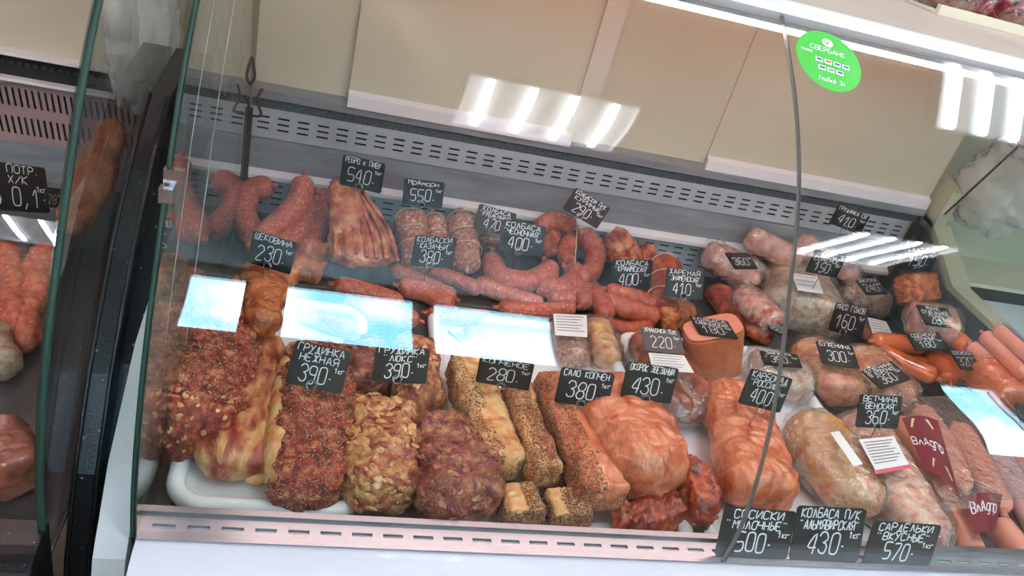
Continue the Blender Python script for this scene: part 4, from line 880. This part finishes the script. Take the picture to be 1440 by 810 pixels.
# ------------------------------------------------------------------ price tags
TAGS = [
 # corners TL TR BR BL, height of centre, lines, price, label, extra
 ([(355, 323), (419, 342), (407, 386), (348, 369)], .10, ['ЩЕКОВИНА'], '230', 'reading 230 for cheek, over the draped orange strip', 1),
 ([(482, 216), (542, 231), (535, 272), (478, 260)], .10, ['РЕБРО к ПИВУ'], '540', 'reading 540 for ribs, on top of the rib rack', 1),
 ([(569, 250), (626, 257), (621, 293), (565, 287)], .06, ['Мраморн'], '550', 'reading 550 above the leftmost tied rolled sausage', 1),
 ([(585, 331), (642, 334), (635, 378), (576, 373)], .03, ['КОЛБАСКИ', '"КАЗАЧЬИ"'], '380', 'reading 380 on the tied rolled sausages', 1),
 ([(674, 286), (727, 301), (719, 334), (666, 320)], .05, ['КОЛБАСА', '"РУБЛЕННАЯ"'], '470', 'reading 470, half covered by the 400 tag in front', 1),
 ([(708, 308), (769, 319), (761, 362), (699, 351)], .05, ['КОЛБАСА', '"ЧЕСНОЧНАЯ"'], '400', 'reading 400 for garlic sausage, above the U-shaped loop', 1),
 ([(810, 264), (859, 292), (839, 322), (791, 292)], .08, ['КОЛБАСКИ П/К', 'КУРИНЫЕ'], '290', 'reading 290, tilted like a diamond at the back', 1),
 ([(862, 364), (920, 366), (913, 407), (858, 405)], .03, ['КОЛБАСА', '"КРАИМСКАЯ"'], '400', 'reading 400 pinned in the fat straight sausage', 1),
 ([(937, 375), (991, 383), (987, 421), (935, 417)], .05, ['ЖАРЕНАЯ', '"ЗНАМЕНСКАЯ"'], '410', 'reading 410 on the upright tied roll', 1),
 ([(1016, 355), (1050, 356), (1068, 377), (1037, 378)], .14, [], '360', 'reading 360 lying on the wrapped ham at the back', 0),
 ([(1180, 286), (1224, 306), (1209, 329), (1165, 315)], .10, ['ГРУДИНКА СВ'], '410', 'reading 410, highest of all near the rear right vents', 1),
 ([(1147, 350), (1191, 361), (1176, 390), (1132, 383)], .12, ['САЛО', 'СОЛЕНОЕ'], '150', 'reading 150 behind the right pane, left of its twin', 1),
 ([(1276, 346), (1322, 350), (1309, 381), (1265, 379)], .12, ['САЛО С/С'], '150', 'reading 150 above the orange cheek square', 1),
 ([(1200, 394), (1232, 391), (1250, 413), (1222, 414)], .06, ['ЗАКУСКА'], '240', 'lying flat on the long pale pork piece', 0),
 ([(1176, 425), (1222, 435), (1211, 477), (1164, 464)], .04, ['МЯСО ГОЛОВ'], '160', 'reading 160 for head meat, standing right of the pale block', 1),
 ([(1289, 428), (1331, 433), (1350, 462), (1302, 457)], .082, ['ФИЛЕ', 'ОТДЕЛЬНОЕ'], '280', 'reading 280 flat on the white wrapped fat slab', 0),
 ([(1147, 478), (1198, 487), (1210, 518), (1157, 512)], .035, ['БУЖЕНИНА'], '300', 'reading 300 lying on the left baked ham', 0),
 ([(1273, 469), (1321, 468), (1333, 489), (1289, 494)], .05, ['СОСИСКИ', 'СОЧНЫЕ'], '180', 'reading 180 on the orange frankfurters', 0),
 ([(1331, 491), (1364, 497), (1384, 518), (1356, 521)], .06, ['СОСИСКИ'], '320', 'reading 320 against the striped frankfurters', 0),
 ([(1210, 521), (1253, 507), (1282, 533), (1239, 547)], .035, ['БУЖЕНИНА', 'В КОРОЧКЕ'], '360', 'reading 360 lying on the right baked ham', 0),
 ([(1211, 554), (1269, 558), (1263, 603), (1202, 601)], .06, ['ВЕТЧИНА', '"ВЕНСКАЯ"'], '360', 'reading 360 for Vienna ham, on the pink wrapped loaf', 1),
 ([(1428, 567), (1476, 575), (1490, 625), (1441, 618)], .04, ['ВЕ', 'РЫ'], '370', 'cut off by the right edge of the picture', 0),
 ([(898, 459), (956, 465), (962, 499), (912, 493)], .035, ['УРИЛОЧКА П/К'], '220', 'grey and faded, reading 220 on the brown smoked sticks', 2),
 ([(970, 444), (1023, 452), (1039, 476), (983, 470)], .064, ['КОЛБАСА', 'КАВКАЗСКАЯ'], '180', 'reading 180 lying on the flat top of the pink loaf', 3),
 ([(884, 508), (956, 519), (942, 568), (871, 559)], .08, ['ОКОРОК ЗВЕЗДНЫЙ'], '430', 'reading 430 for ham, pinned in the big smoked ham', 1),
 ([(1063, 492), (1116, 499), (1134, 516), (1080, 513)], .02, ['ЗАКУСКА'], '350', 'reading 350 lying on the beige packed chunk', 0),
 ([(1070, 443), (1097, 455), (1112, 475), (1088, 465)], .0, [], '350', 'small and dark on the streaked dried pork', 0),
 ([(1057, 518), (1115, 533), (1097, 581), (1038, 567)], .08, ['КАРБОНАД', '"РОССИЙС"'], '400', 'reading 400 for loin, pinned in the pink smoked loin', 1),
 ([(417, 478), (494, 494), (480, 555), (400, 538)], .06, ['ГРУДИНКА', 'НЕЖНАЯ'], '390', 'reading 390 for tender brisket', 1),
 ([(529, 487), (606, 489), (598, 541), (522, 534)], .06, ['ГРУДИНКА', '"ЛЮКС"'], '390', 'reading 390 lux, over the golden garlic neck', 1),
 ([(675, 501), (752, 512), (743, 551), (669, 536)], .06, ['КОПЧЕНОЕ'], '280', 'reading 280 for smoked fat, over the leftmost long block', 1),
 ([(789, 517), (867, 526), (852, 576), (780, 565)], .06, ['САЛО КОПЧЕН'], '380', 'reading 380 for smoked fat, between the blocks and the big ham', 1),
 ([(1020, 713), (1121, 719), (1106, 788), (1005, 781)], .034, ['СОСИСКИ', '"МОЛОЧНЫЕ"'], '500', 'large, reading 500, leaning at the front rail on the left', 4),
 ([(1124, 712), (1218, 715), (1208, 791), (1108, 786)], .034, ['КОЛБАСА П/К', '"АЛЬМЯВИРСКАЯ"'], '430', 'large, reading 430, middle of the three at the front rail', 4),
 ([(1231, 733), (1324, 738), (1307, 798), (1211, 792)], .034, ['САРДЕЛЬКИ', '"ВКУСНЫЕ"'], '570', 'large, reading 570, rightmost of the three at the front rail', 4),
 ([(-20, 224), (62, 237), (72, 299), (-12, 296)], .02, ['Ь ПОТР.', 'Х/К'], '5 0,1', 'in the left neighbouring case, partly outside the picture', 0),
 ([(64, 262), (86, 266), (84, 292), (66, 292)], .01, [], '28', 'small and dark behind the edge of the left neighbouring glass', 0),
]
def fixed_tag(C, p0, n):
    Q = [CAM + ray(*c) * ((p0 - CAM).dot(n) / ray(*c).dot(n)) for c in C]
    u = ((Q[1] - Q[0]) + (Q[2] - Q[3])) / 2; v = ((Q[0] - Q[3]) + (Q[1] - Q[2])) / 2
    return sum(Q, Vector()) / 4, u, v, n
def solve_tag(C, zc, asp=1.45):
    cx = sum(c[0] for c in C) / 4; cy = sum(c[1] for c in C) / 4; ctr = pz(cx, cy, zc); best = None
    rr_ = [ray(*c) for c in C]; view = (CAM - ctr).normalized(); hx = Vector((0, 0, 1)).cross(view).normalized()
    for ia in range(-14, 15):
        for ib in range(-14, 15):
            a = math.radians(ia * 4); b = math.radians(ib * 4)
            n = view.copy(); n.rotate(Matrix.Rotation(a, 3, Vector((0, 0, 1)))); n.rotate(Matrix.Rotation(b, 3, hx))
            if n.dot(view) < .3: continue
            Q = [CAM + r * ((ctr - CAM).dot(n) / r.dot(n)) for r in rr_]
            u = ((Q[1] - Q[0]) + (Q[2] - Q[3])) / 2; v = ((Q[0] - Q[3]) + (Q[1] - Q[2])) / 2
            if u.length < 1e-6 or v.length < 1e-6: continue
            c = (u.normalized().dot(v.normalized())) ** 2 * 3 + (math.log(u.length / v.length / asp)) ** 2 + .12 * (1 - n.dot(view)) + ((Q[1] - Q[0] - Q[2] + Q[3]).length / u.length) ** 2
            if n.z < -.1: c += 1
            if best is None or c < best[0]: best = (c, sum(Q, Vector()) / 4, u, v, n)
    _, ctr, u, v, n = best
    n = u.cross(v).normalized(); n = n if n.dot(CAM - ctr) > 0 else -n
    e = v - u * (u.dot(v) / u.dot(u)); v = e.normalized() * v.length
    return ctr, u, v, n
for ti, (C, zc, lines, price, lab, mode) in enumerate(TAGS):
    if pz(*[sum(c[k] for c in C) / 4 for k in (0, 1)], zc).y > .72: zc = py_(*[sum(c[k] for c in C) / 4 for k in (0, 1)], .72).z   # stay in front of the back wall
    if mode == 3: ctr, u, v, n = fixed_tag(C, LOAF_TOP[0], LOAF_TOP[1])
    elif mode == 4: ctr, u, v, n = fixed_tag(C, Vector((0, -.010, .004)), Vector((0, -.86, .51)))
    else: ctr, u, v, n = solve_tag(C, zc)
    w = u.length; h = v.length; th = .0018
    first = 'black' if mode != 2 else 'faded'
    t = thing('price_tag', ctr - v / 2, ('chalked price tag ' if mode != 2 else 'price tag ') + lab, 'price tag', 'chalk price tags')
    def bf(a, b, o=0): return ctr + u * (a - .5) + v * (b - .5) + n * o
    # rounded board
    P = []; r = .05
    for cx, cy, a0 in ((1 - r, 1 - r * 1.4, 0), (r, 1 - r * 1.4, 90), (r, r * 1.4, 180), (1 - r, r * 1.4, 270)):
        for k in range(4): a = math.radians(a0 + 30 * k); P.append((cx + r * math.cos(a), cy + r * 1.4 * math.sin(a)))
    m_ = len(P); V = [bf(a, b, 0) for a, b in P] + [bf(a, b, -th) for a, b in P]
    F = [tuple(range(m_)), tuple(range(m_, 2 * m_))[::-1]] + [(i, m_ + i, m_ + (i + 1) % m_, (i + 1) % m_) for i in range(m_)]
    obj('board', (V, F), 'board_grey' if mode == 2 else 'board', t, smooth=False)
    fw = lambda a, b: bf(a, b / (h / w), .0003)   # b measured in units of width so letters keep proportion
    H = h / w; gs = []
    y = H * .80
    if not lines: y = H * .8
    for li, s in enumerate(lines):
        hh = H * (.165 if len(lines) > 1 else .17); cw = min(.86 / len(s), hh * 1.0)
        gs.append(write(s, fw, .5, y, hh, cw, .016, ti, True)); y -= hh * 1.3
    ph = H * (.38 if len(lines) > 1 else .44); y0 = max(H * .14, y - ph * 1.0 + H * .1)
    if gs: obj('heading', join(*gs), 'chalk', t, smooth=False)
    gs = []
    gs.append(write(price, fw, .46, H * (.13 if len(lines) > 1 else .2), ph, ph * .62, .02, ti + 40, True))
    gs.append(write('-', fw, .46 + ph * .62 * len(price) / 2 + .01, H * .22, H * .12, .06, .018, ti))
    gs.append(write('1кг', fw, .8, H * (.44 if len(lines) > 1 else .58), H * .12, .06, .014, ti))
    obj('price_figures', join(*gs), 'chalk', t, smooth=False)
    if mode == 1:
        c = bf(.48, .06, .002); rr_ = h * .14; up_ = v.normalized(); sd = u.normalized(); L = []
        for k in range(30):
            a = 2 * PI * k / 18; L.append(c + (sd * math.cos(a) + up_ * math.sin(a)) * rr_ * (1 - k * .012) + n * .0004 * k / 6)
        dn = (Vector((0, 0, -1)) * .8 - up_ * .2).normalized(); s0 = L[-1]
        L += [s0 + dn * .008, s0 + dn * (.022 + h * .2)]
        obj('wire_pin', tube(L, .0007, 5), 'wire', t)
# cleanup of helper property
for o in bpy.data.objects:
    if '_o' in o: del o['_o']
